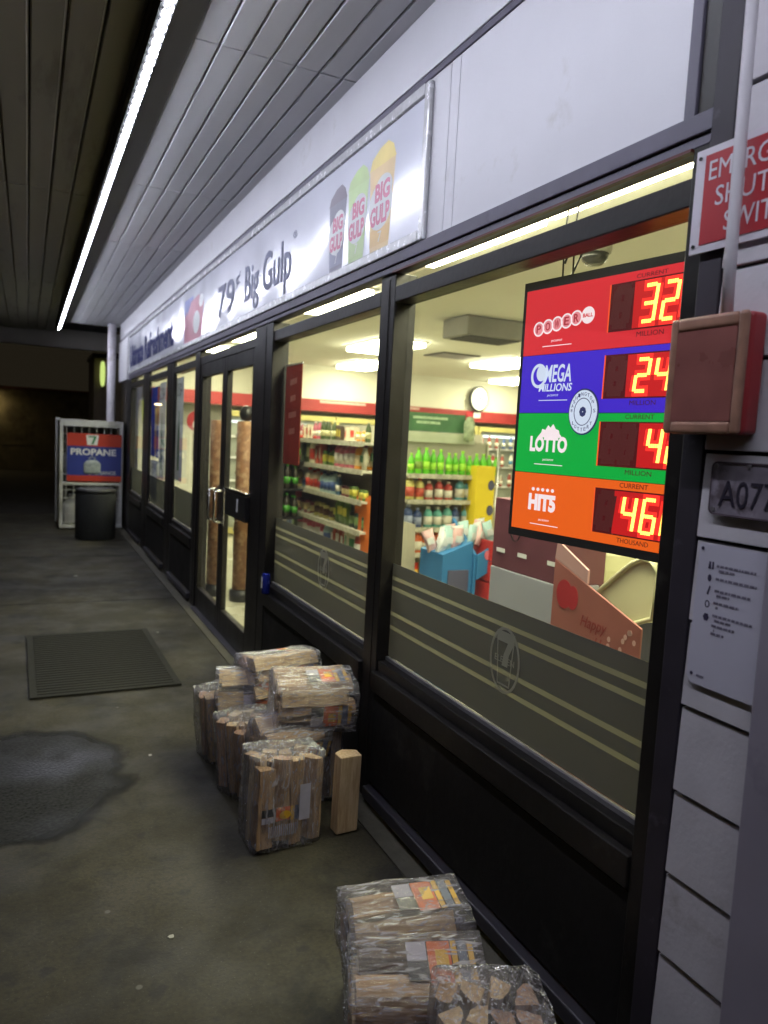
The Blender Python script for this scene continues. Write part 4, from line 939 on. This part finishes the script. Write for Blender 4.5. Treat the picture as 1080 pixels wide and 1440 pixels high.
g = B(); g.lathe([(.001, 1.62), (.05, 1.64), (.055, 1.80), (.03, 1.86), (.001, 1.87)], 12, Matrix.Translation((.72, -.06, 0))); g.build('bottle_cutout', paint('cutout', (.42, .50, .33), .5, .5, 20), t)
t.location = (3.17, 6.30, 0)
# left shelving along the aisle: its long side faces the window
G1 = Matrix.Translation((2.75, 9.6, 0)) @ Matrix.Rotation(-math.pi/2, 4, 'Z')
g1z = [.34, .59, .84, 1.09, 1.34, 1.57]
gondola('long white shelving unit of groceries seen through the left large window', G1, 0, 4.1, .30, 1.72, g1z)
mix_ = [((225, 215, 190), (190, 60, 50)), ((110, 45, 60), (220, 200, 150)), ((215, 140, 40), (240, 220, 180)), ((90, 120, 50), (230, 220, 90)), ((210, 205, 180), (60, 110, 70)), ((150, 175, 180), (60, 80, 130)), ((60, 75, 40), (190, 185, 140)), ((150, 60, 45), WH_), ((40, 60, 45), (120, 150, 90)), ((200, 190, 120), (90, 60, 40)), ((70, 55, 45), (200, 180, 60)), ((60, 90, 120), WH_), ((180, 90, 110), WH_)]
def m_(*i): return mix_
row(('box', 'jug', 'bag', 'can'), '* in the top row of the left shelving', 'goods on the left shelving, top shelf', G1, .06, 4.05, -.22, 1.34, m_(1), .108, 2, 1.12)
row(('box', 'can', 'bottle'), '* standing along the very top of the left shelving', 'goods along the top of the left shelving', G1, .06, 4.05, -.2, 1.57, mix_[::2], .115, 1, .8)
row(('bottle', 'can', 'jug'), '* on the second shelf of the left shelving', 'goods on the left shelving, second shelf', G1, .05, 4.05, -.24, 1.09, m_(2, 0, 4, 2, 6), .095, s=.85)
row(('bag', 'box', 'can'), '* on the middle shelf of the left shelving', 'goods on the left shelving, middle shelf', G1, .06, 4.05, -.22, .84, m_(3, 6, 0, 4, 2), .128, 1, 1.15)
row(('box', 'bag', 'jug'), '* on the fourth shelf of the left shelving', 'goods on the left shelving, fourth shelf', G1, .06, 4.05, -.22, .59, m_(4, 0, 2, 3), .118, 1, 1.25)
row('bag', 'snack bag on the bottom shelf of the left shelving', 'yellow bags on the left shelving, bottom shelf', G1, .06, 4.05, -.22, .34, [((190, 170, 40), (120, 60, 30)), ((170, 150, 60), WH_), ((110, 110, 60), WH_)], .128, 1, 1.15)
# second aisle unit behind with its end towards the camera
G3 = Matrix.Translation((2.85, 6.9, 0)) if False else Matrix.Translation((3.6, 9.6, 0))
gondola('white shelving unit standing deeper in the shop between the two window posts', G3, 0, 2.6, .30, 1.75, [.5, .8, 1.1, 1.4])
row('box', 'small carton on the top shelf of the deep shelving unit', 'cartons on the deep shelving', G3, .06, 2.5, -.2, 1.40, m_(3, 5, 6, 1, 0), .13)
row('bag', 'snack bag on the second shelf of the deep shelving unit', 'bags on the deep shelving', G3, .06, 2.5, -.2, 1.1, m_(6, 3, 1, 4), .13)
row('can', 'tin can on the third shelf of the deep shelving unit', 'cans on the deep shelving', G3, .06, 2.5, -.2, .8, m_(1, 5, 3, 2), .11)
# bright end displays
t = thing('end_display', 'tall orange cardboard end display with yellow packets beside the dark window post', 'display', (2.6, 5.45, .2))
g = B(); g.box(2.50, 2.66, 5.42, 5.75, .15, 1.12); g.build('body', paint('card_orange', (.75, .17, .02), .5, .08), t, bevel=.004)
g = B(); g.box(2.56, 2.665, 5.405, 5.4195, .62, .80); g.box(2.56, 2.665, 5.405, 5.4195, .28, .45); g.build('cut_out', paint('card_yellow', (.62, .45, .03), .5), t)
g = B(); g.lathe([(.001, 0), (.05, .0), (.05, .002), (.001, .003)], 16, near(2.63, 5.404, .87)); g.build('print', DKP, t)
t = thing('end_display', 'tall yellow cardboard display with dark round holes at the end of the right shelving', 'display', (4.0, 6.0, .2))
g = B(); g.box(3.83, 4.04, 5.96, 6.2, .2, 1.40); g.build('body', paint('card_bright_yellow', (.72, .55, .02), .5, .08), t, bevel=.004)
g = B(); 
for z in (.98, 1.22): g.disc(4.0, z, .035, .05, 0, .004, near(0, 5.959))
g.build('hole', DKP, t)
g = B(); g.tube([(4.09, 6.0, 0), (4.09, 6.0, 1.62)], .012, 8); g.build('post', ALU, t)
for k in range(5):
    t = local_thing('peg_hook_bag', 'pale netted bag hanging on the rack above the yellow display', 'hanging bag', 'pale bags on the rack above the yellow display') if False else None
# coolers on the far wall
for k, x in enumerate((3.1, 4.0, 4.9, 5.8, 6.7, 7.6, 8.5)):
    t = thing('drink_cooler', 'lit drinks cooler door on the far shop wall, number counted from the doors does not show', 'cooler', (x, 11.2, 0), 'cooler doors along the far wall')
    t['label'] = 'lit glass-fronted drinks cooler in the row along the far shop wall'
    g = B(); g.box(x-.42, x+.42, 11.22, 11.25, .1, 1.88); g.build('interior', paint('cooler_inside', (.30, .32, .28), .5, .3, 3), t)
    g = B()
    for a in ((x-.44, x-.39, .05, 1.92), (x+.39, x+.44, .05, 1.92), (x-.389, x+.389, 1.84, 1.92), (x-.389, x+.389, .05, .14)): g.box(a[0], a[1], 11.16, 11.215, a[2], a[3])
    g.build('door_frame', paint('cooler_frame', (.50, .44, .16), .4), t)
    for z in (.5, .85, 1.2, 1.52):
        g = B(); g.box(x-.385, x+.385, 11.17, 11.215, z, z+.03); g.build('shelf', WHITEPR, t)
    g = B(); g.box(x-.36, x+.36, 11.195, 11.205, 1.74, 1.775); g.build('light_tube', emit('cooler_tube', (.85, .95, 1.0), 2.2), t)
cl = []
for z in (.88, 1.23, 1.55):
    row('bottle', 'bottle on the %s cooler shelf along the far shop wall' % {.88: 'lower', 1.23: 'middle', 1.55: 'top'}[z], 'bottles in the far wall coolers', Matrix.Translation((0, 11.10, 0)), 3.0 if z > 1.5 else 4.6, 8.6, 0, z, [((40, 120, 90), WH_), ((60, 90, 150), WH_), ((150, 60, 50), WH_), (WH_, (60, 120, 160))], .19 if z < 1.5 else .15)
# clock and small notices under it
t = thing('wall_clock', 'round illuminated clock with a thin black rim on the far shop wall', 'clock', (7.15, 11.2, 2.36))
CK = near(7.15, 11.24)
g = B(); g.disc(0, 2.40, .19, .22, 0, .05, CK); g.build('rim', BLACKP, t)
g = B(); g.disc(0, 2.40, .165, .195, .051, .055, CK); g.build('clock_face', emit('clock_light', (1, .98, .72), 2.2), t)
g = B(); g.box(-.008, .008, 2.40, 2.54, .056, .06, CK); g.box(0, .10, 2.392, 2.408, .056, .06, CK); g.build('clock_hand', BLACKP, t)
t = thing('wall_notice', 'pair of small red and white notices below the round clock', 'notice', (7.1, 11.2, 2.1))
g = B(); g.box(6.93, 7.06, 11.24, 11.248, 2.08, 2.17); g.build('panel', SR, t); g = B(); g.box(7.08, 7.22, 11.24, 11.248, 2.07, 2.17); g.build('panel', WHITEPR, t)
t = thing('red_neon_sign', 'small bright red sign at the right end of the red wall band', 'sign', (8.2, 11.2, 2.1))
g = B(); g.box(8.02, 8.40, 11.20, 11.25, 1.96, 2.2); g.build('casing', paint('sign_case_red', (.5, .03, .03), .4), t); g = B(); g.box(8.05, 8.37, 11.195, 11.199, 1.99, 2.17); g.build('light_face', emit('neon_red', (1, .12, .10), 1.1), t)
# ceiling fittings
t = thing('air_vent', 'grey louvred air vent box hanging from the shop ceiling left of the lottery screen', 'vent', (3.75, 5.7, 2.6))
g = B(); g.box(3.42, 4.05, 5.62, 6.05, 2.55, 2.715); g.build('body', paint('vent_grey', (.20, .19, .16), .6, .2, 6), t, bevel=.01)
g = B()
for i in range(6): g.box(3.47, 4.0, 5.66+i*.06, 5.69+i*.06, 2.538, 2.549)
g.build('louvre', paint('louvre_dark', (.06, .055, .05), .6), t)
t = thing('ceiling_vent', 'flat dark slot vent in the shop ceiling behind the first vent box', 'vent', (5.0, 8.3, 2.7))
g = B(); g.box(4.60, 5.15, 8.1, 8.6, 2.706, 2.718); g.build('grille', paint('slot_dark', (.05, .045, .04), .6), t)
g = B(); 
for i in range(5): g.box(4.62, 5.13, 8.13+i*.09, 8.16+i*.09, 2.698, 2.7055)
g.build('slat', ALU, t)
t = thing('dome_camera', 'dark security dome camera on the shop ceiling above the lottery screen', 'camera', (2.72, 3.22, 2.72))
g = B(); g.lathe([(.001, 0), (.045, .004), (.068, .03), (.075, .06)], 20, Matrix.Translation((2.72, 3.22, 2.585))); g.build('dome', paint('dome_smoke', (.03, .03, .03), .15, .1), t)
g = B(); g.lathe([(.085, 0), (.09, .02), (.09, .07), (.001, .071)], 20, Matrix.Translation((2.72, 3.22, 2.647))); g.build('mount', paint('mount_grey', (.30, .29, .24), .5), t)

# ------------------------------------------------------------------ things near the right window
t = thing('bag_display', 'blue cardboard floor display topped with white and pink bags', 'display', (2.5, 4.1, 0))
CB = paint('card_blue', (.03, .15, .34), .5, .08)
g = B(); g.prism([(2.36, 0), (2.58, 0), (2.58, .98), (2.36, .90)], 0, .30, near(0, 4.30)); g.build('body', CB, t, bevel=.003)
g = B(); g.prism([(3.98, .0), (4.28, 0), (4.28, 1.10), (3.98, .90)], 2.581, 2.60, Matrix(((0, 0, 1, 0), (1, 0, 0, 0), (0, 1, 0, 0), (0, 0, 0, 1)))); g.build('side_wing', CB, t)
g = B(); g.prism([(0, .74), (.30, .90), (.30, 1.06), (0, .90)], .0, .012, Matrix(((1, 0, 0, 2.59), (0, 0, -1, 3.97), (0, 1, 0, 0), (0, 0, 0, 1)))); g.build('header', CB, t)
g = B(); g.box(2.40, 2.55, 3.988, 3.9995, .66, .80); g.build('opening', DKP, t)
g = B(); g.disc(2.66, .90, .02, .03, 0, .004, near(0, 3.956)); g.disc(2.76, .93, .03, .03, 0, .004, near(0, 3.956)); g.build('print', paint('print_rose', (.5, .12, .16), .5), t)
BAGW = [paint('bag_white', (.62, .64, .64), .35, .1, 20, bump=.3, bscale=30), paint('bag_aqua', (.42, .60, .60), .35, .1, 20), paint('bag_pink', (.66, .42, .42), .35, .1, 20)]
bagm = []
for m in BAGW:
    me = prod_mesh('bag', m, BAGW[0]); bagm.append(me)
random.seed(11)
for i in range(16):
    o = bpy.data.objects.new('plush_bag', bagm[i % 3]); C.objects.link(o)
    fx = (i % 8)/8; o.matrix_world = Matrix.Translation((2.38+fx*.42, 4.08+(i//8)*.10+random.uniform(-.03, .03), .90+fx*.08)) @ Matrix.Rotation(random.uniform(-.5, .5), 4, 'Z') @ Matrix.Rotation(random.uniform(-.4, .4), 4, 'Y') @ Matrix.Scale(.72, 4)
    tag(o, 'pale plastic bag piled on the blue cardboard display', 'bag', 'pale bags on the blue display')
RC = paint('crate_red', (.42, .03, .03), .4, .1, 10)
for k in range(4):
    z = .46+k*.135
    t = thing('drink_crate', ['red crate at the bottom of the visible crate stack beside the blue display', 'second red crate up in the stack beside the blue display', 'third red crate up in the stack beside the blue display', 'topmost red crate of the stack beside the blue display'][k], 'crate', (2.80, 4.05, z), 'red drink crates beside the blue display')
    g = B(); x0, x1, y0, y1 = 2.67, 2.90, 3.93, 4.2
    g.box(x0, x1, y0, y1, z, z+.012); g.box(x0, x1, y0, y0+.012, z+.013, z+.045); g.box(x0, x1, y0, y0+.012, z+.095, z+.128); g.box(x0, x1, y1-.012, y1, z+.013, z+.128); g.box(x0, x0+.012, y0+.0125, y1-.0125, z+.013, z+.128); g.box(x1-.012, x1, y0+.0125, y1-.0125, z+.013, z+.128)
    for xx in (x0, x0+.100, x1-.03): g.box(xx, xx+.03, y0, y0+.012, z+.0455, z+.0945)
    g.build('shell', RC, t)
    for d_ in (.102, .118):
        g = B(); g.box(x0+d_, x0+d_+.006, y0-.003, y0-.0005, z+.03, z+.11); g.build('stripe', WHITEPR, t)
t = thing('crate_base', 'dark low plinth under the red crates', 'plinth', (2.8, 4.05, 0)); g = B(); g.box(2.67, 2.90, 3.95, 4.2, .01, .455); g.build('block', RC, t, bevel=.004)
t = thing('grey_divider', 'pale grey-beige sloping counter panel left of the blue display', 'counter', (2.3, 4.45, 0))
g = B(); g.prism([(2.26, 0), (2.47, 0), (2.42, 1.03), (2.33, 1.05)], 0, .25, near(0, 4.75)); g.build('panel', paint('divider', (.36, .33, .24), .6, .08), t, bevel=.004)
t = thing('checkout_display', 'dark plum cardboard stand behind the lower left of the lottery screen', 'display', (2.15, 2.8, 0))
PLUM = paint('card_plum', (.13, .035, .055), .5, .15, 6)
g = B(); g.box(2.152, 2.40, 2.60, 3.155, .990, 1.34); g.build('body', PLUM, t, bevel=.003); g = B(); g.box(2.38, 2.40, 2.61, 3.15, 0.02, .989); g.build('back_leg', PLUM, t)
g = B(); 
for y in (3.08, 2.9, 2.67): g.box(-y-.035, -y+.035, 1.07, 1.09, 0, .002, facade(2.151))
g.build('price_tag', WHITEPR, t)
g = B(); g.ring(-2.96, 1.21, .045, .07, .004, 0, .004, facade(2.148)); g.build('hook_ring', BLACKP, t)
t = thing('grey_carton', 'plain pale grey carton standing at the window under the lottery screen', 'carton', (1.95, 2.5, 0))
g = B(); g.box(2.15, 2.37, 2.595, 3.16, .30, .988); g.build('box', paint('carton_grey', (.34, .34, .40), .5, .05), t, bevel=.003)
g = B(); g.box(2.155, 2.365, 2.605, 3.15, .0, .299); g.build('base', paint('carton_base', (.3, .3, .3), .6), t)
t = thing('candy_carton', 'pink and red seasonal carton with a slanting top at the window under the lottery screen', 'carton', (1.85, 1.95, 0))
YZX = lambda x: facade(x)
g = B(); g.prism([(-2.565, .2), (-2.035, .2), (-2.035, .945), (-2.565, 1.125)], 0, .010, facade(2.089)); g.build('box', paint('card_salmon', (.34, .11, .095), .5, .12, 5), t, bevel=.003)
g = B(); g.prism([(-2.565, 1.128), (-2.35, 1.054), (-2.35, 1.11), (-2.555, 1.205)], 0, .01, facade(2.09)); g.build('flap', paint('card_pink', (.60, .34, .34), .5, .05), t)
fm = facade(2.0785) @ Matrix(((1.13, 0, 0, 0), (0, 1.13, 0, -.208), (0, 0, 1, 0), (0, 0, 0, 1)))
g = B(); g.disc(-2.20, 1.055, .045, .055, 0, .0008, fm); g.disc(-2.15, 1.05, .03, .045, 0, .0007, fm); g.build('print', paint('card_red', (.42, .02, .03), .5), t)
g = B(); g.text('Happy', -2.10, -1.96, .945, 1.0, 0, .0008, fm, shear=.3); g.text('Heart', -2.02, -1.90, .895, .935, 0, .0008, fm, shear=.3); g.build('lettering', paint('card_ink', (.30, .03, .03), .5), t)
g = B(); random.seed(5)
for i in range(9): g.disc(random.uniform(-1.95, -1.82), random.uniform(.90, 1.0), .008, .010, 0, .0008, fm, n=10)
g.build('print', paint('card_spot', (.68, .40, .38), .5), t)
CRM = paint('cream_plastic', (.62, .60, .38), .35, .04, 4)
def lid(label, x, prof, d):
    """cream rounded bin lid: curved side profile with a rolled rim on the window side"""
    cy_ = sum(p[0] for p in prof)/len(prof); t = thing('bin_lid', label, 'bin lid', (x, cy_, prof[0][1]))
    P2 = []
    n = len(prof)
    for i in range(n):           # soften corners
        a, b = prof[i], prof[(i+1) % n]; P2 += [(.75*a[0]+.25*b[0], .75*a[1]+.25*b[1]), (.25*a[0]+.75*b[0], .25*a[1]+.75*b[1])]
    M_ = facade(x)
    g = B(); g.prism([(-p[0], p[1]) for p in reversed(P2)], -d, 0, M_); g.build('shell', CRM, t, bevel=.008)
    g = B(); pr = [(x-.004, p[0], p[1]) for p in P2]; g.tube(pr+[pr[0]], .011, 8); g.build('rim', CRM, t)
lid('large cream curved bin lid behind the pink carton, under the lottery screen', 2.30, [(2.60, .90), (2.44, 1.05), (2.30, 1.165), (2.21, 1.165), (2.185, 1.09), (2.20, .88)], .30)
lid('smaller cream curved bin lid just left of the large one behind the pink flap', 2.42, [(2.90, 1.00), (2.80, 1.105), (2.68, 1.145), (2.62, 1.11), (2.62, .86), (2.90, .84)], .26)
t = thing('snack_rack', 'rack of dark blue and white packets behind the cream plastic shells', 'rack', (3.1, 3.2, 0))
g = B(); g.box(2.75, 3.6, 3.25, 3.3, 0, 1.26); g.build('back_panel', paint('rack_dark', (.06, .06, .10), .6), t)
g = B(); g.box(2.75, 3.6, 3.0, 3.249, .82, .84); g.build('shelf', SHELF, t)
row('bag', 'packet on the rack behind the cream shells', 'packets on the rack behind the cream shells', Matrix.Translation((0, 3.06, 0)), 2.78, 3.58, 0, .842, [((50, 70, 150), WH_), ((150, 150, 170), (60, 60, 120)), ((40, 50, 90), WH_)], .075)
row('bag', 'packet on the rack behind the cream shells', 'packets on the rack behind the cream shells', Matrix.Translation((0, 3.2, 0)), 2.78, 3.58, 0, 1.02, [((50, 70, 150), WH_), ((150, 150, 170), (60, 60, 120))], .075)

# ------------------------------------------------------------------ behind the doors
BRN = paint('column_brown', (.24, .11, .05), .6, .35, 22, bump=.3, bscale=40, dirt=(.42, .26, .14), dscale=16, dthr=.5)
for k, (x, y, lb) in enumerate(((1.66, 7.15, 'tall brown patterned cardboard column behind the left door leaf'), (1.84, 6.85, 'tall brown patterned cardboard column with a dark ball on top behind the right door leaf'))):
    t = thing('display_column', lb, 'display', (x, y, 0))
    g = B(); g.lathe([(.085, .12), (.085, 1.70), (.06, 1.705), (.001, 1.706)], 24, Matrix.Translation((x, y, 0))); g.build('column', BRN, t)
    g = B(); g.lathe([(.11, .008), (.11, .11), (.001, .115)], 24, Matrix.Translation((x, y, 0))); g.build('foot', BLACKP, t)
    if k:
        g = B(); g.lathe([(.001, 1.70), (.05, 1.715), (.07, 1.76), (.07, 1.79), (.04, 1.84), (.001, 1.85)], 20, Matrix.Translation((x, y, 0))); g.build('ball_top', BLACKP, t)
t = thing('bottle_rack', 'tall dark rack of green and black bottles behind the right door leaf', 'rack', (2.1, 6.9, 0))
g = B(); g.box(1.98, 2.45, 7.15, 7.2, .75, 1.72); g.box(1.98, 2.0, 6.9, 7.149, .75, 1.72); g.build('frame', BLACKP, t)
for z in (.80, 1.08, 1.36):
    g = B(); g.box(2.001, 2.45, 6.9, 7.149, z-.02, z-.001); g.build('shelf', BLACKP, t)
for z in (.80, 1.08, 1.36):
    row('bottle', 'bottle on the %s shelf of the black rack behind the right door leaf' % {.80: 'bottom', 1.08: 'middle', 1.36: 'top'}[z], 'bottles on the black rack', Matrix.Translation((0, 6.96, 0)), 2.04, 2.42, 0, z, [((30, 70, 25), (90, 180, 40)), ((25, 25, 20), (150, 120, 60)), ((40, 35, 25), (60, 130, 40))], .085, 2)
t = thing('white_freezer', 'low cream ice chest behind the right door leaf', 'freezer', (2.2, 6.6, 0))
g = B(); g.box(1.98, 2.7, 6.95, 7.6, .02, .62); g.build('body', paint('freezer_cream', (.72, .70, .50), .35, .03), t, bevel=.02); g = B(); g.box(1.97, 2.71, 6.94, 7.61, .621, .67); g.build('lid', paint('freezer_lid', (.66, .64, .48), .35), t, bevel=.012)
t = thing('wreath_sign', 'round red and white promotional disc hanging behind the window nearest the doors', 'sign', (1.7, 8.6, 1.6))
g = B(); g.disc(1.72, 1.70, .10, .11, 0, .01, near(0, 8.6)); g.build('disc', SR, t); g = B(); g.disc(1.74, 1.66, .055, .06, .011, .014, near(0, 8.6)); g.build('print', WHITEPR, t)
g = B(); g.box(1.69, 1.80, 1.25, 1.56, 0, .01, near(0, 8.6)); g.build('lower_card', paint('card_lower', (.4, .38, .25), .6, .4, 14), t)
g = B(); g.tube([(1.72, 8.6, 1.8), (1.72, 8.6, 2.72)], .003, 5); g.build('string', BLACKP, t)

t = thing('wall_lamp', 'small warm lamp glowing on the block wall at the left edge', 'wall lamp', (-1.15, 26.7, 2.5))
g = B(); g.box(-1.35, -.95, 26.62, 26.80, 2.42, 2.60); g.build('housing', BLACKP, t)
g = B(); g.box(-1.33, -.97, 26.60, 26.78, 2.395, 2.415); g.build('lens', emit('sodium_lens', (1.0, .80, .42), 28), t)

lying('wrapped firewood bundle wedged between the upright bundle and the two on top', .30, .17, .18, 1.02, 2.93, .30, 12, 14, (2, 2), tilt=18)
lying('wrapped firewood bundle sagging at the left of the middle pile below the rear top bundle', .28, .18, .20, .95, 3.36, .39, -12, 15, (2, 2), tilt=-12)

JM = paint('joint_dark', (.008, .007, .006), .9)
for y in (7.1, 9.6):
    g = B(); g.box(-2.6, 1.262, y, y+.009, .0006, .0016); tag(g.build('sidewalk_joint', JM), kind='structure')
g = B(); g.box(-.62, -.611, -3, 14.2, .0006, .0016); tag(g.build('sidewalk_joint', JM), kind='structure')
random.seed(21)
lit = paint('paper_scrap', (.38, .37, .33), .8)
for i, (x, y, lb) in enumerate(((.47, 8.35, 'scrap of pale paper on the concrete far along the walkway'), (.93, 5.9, 'tiny pale scrap beside the far right corner of the door mat'), (.55, 3.63, 'tiny pale scrap beside the wet patch'), (.42, 2.25, 'tiny pale scrap on the bare concrete in the foreground'))):
    g = B(); r = .022 if i == 0 else .010
    g.prism([(x+r*random.uniform(.6, 1.3)*math.cos(a*1.05), y+r*random.uniform(.6, 1.3)*math.sin(a*1.05)) for a in range(6)], .001, .004)
    tag(g.build('litter_scrap', lit), lb, 'litter', 'litter scraps on the walkway')
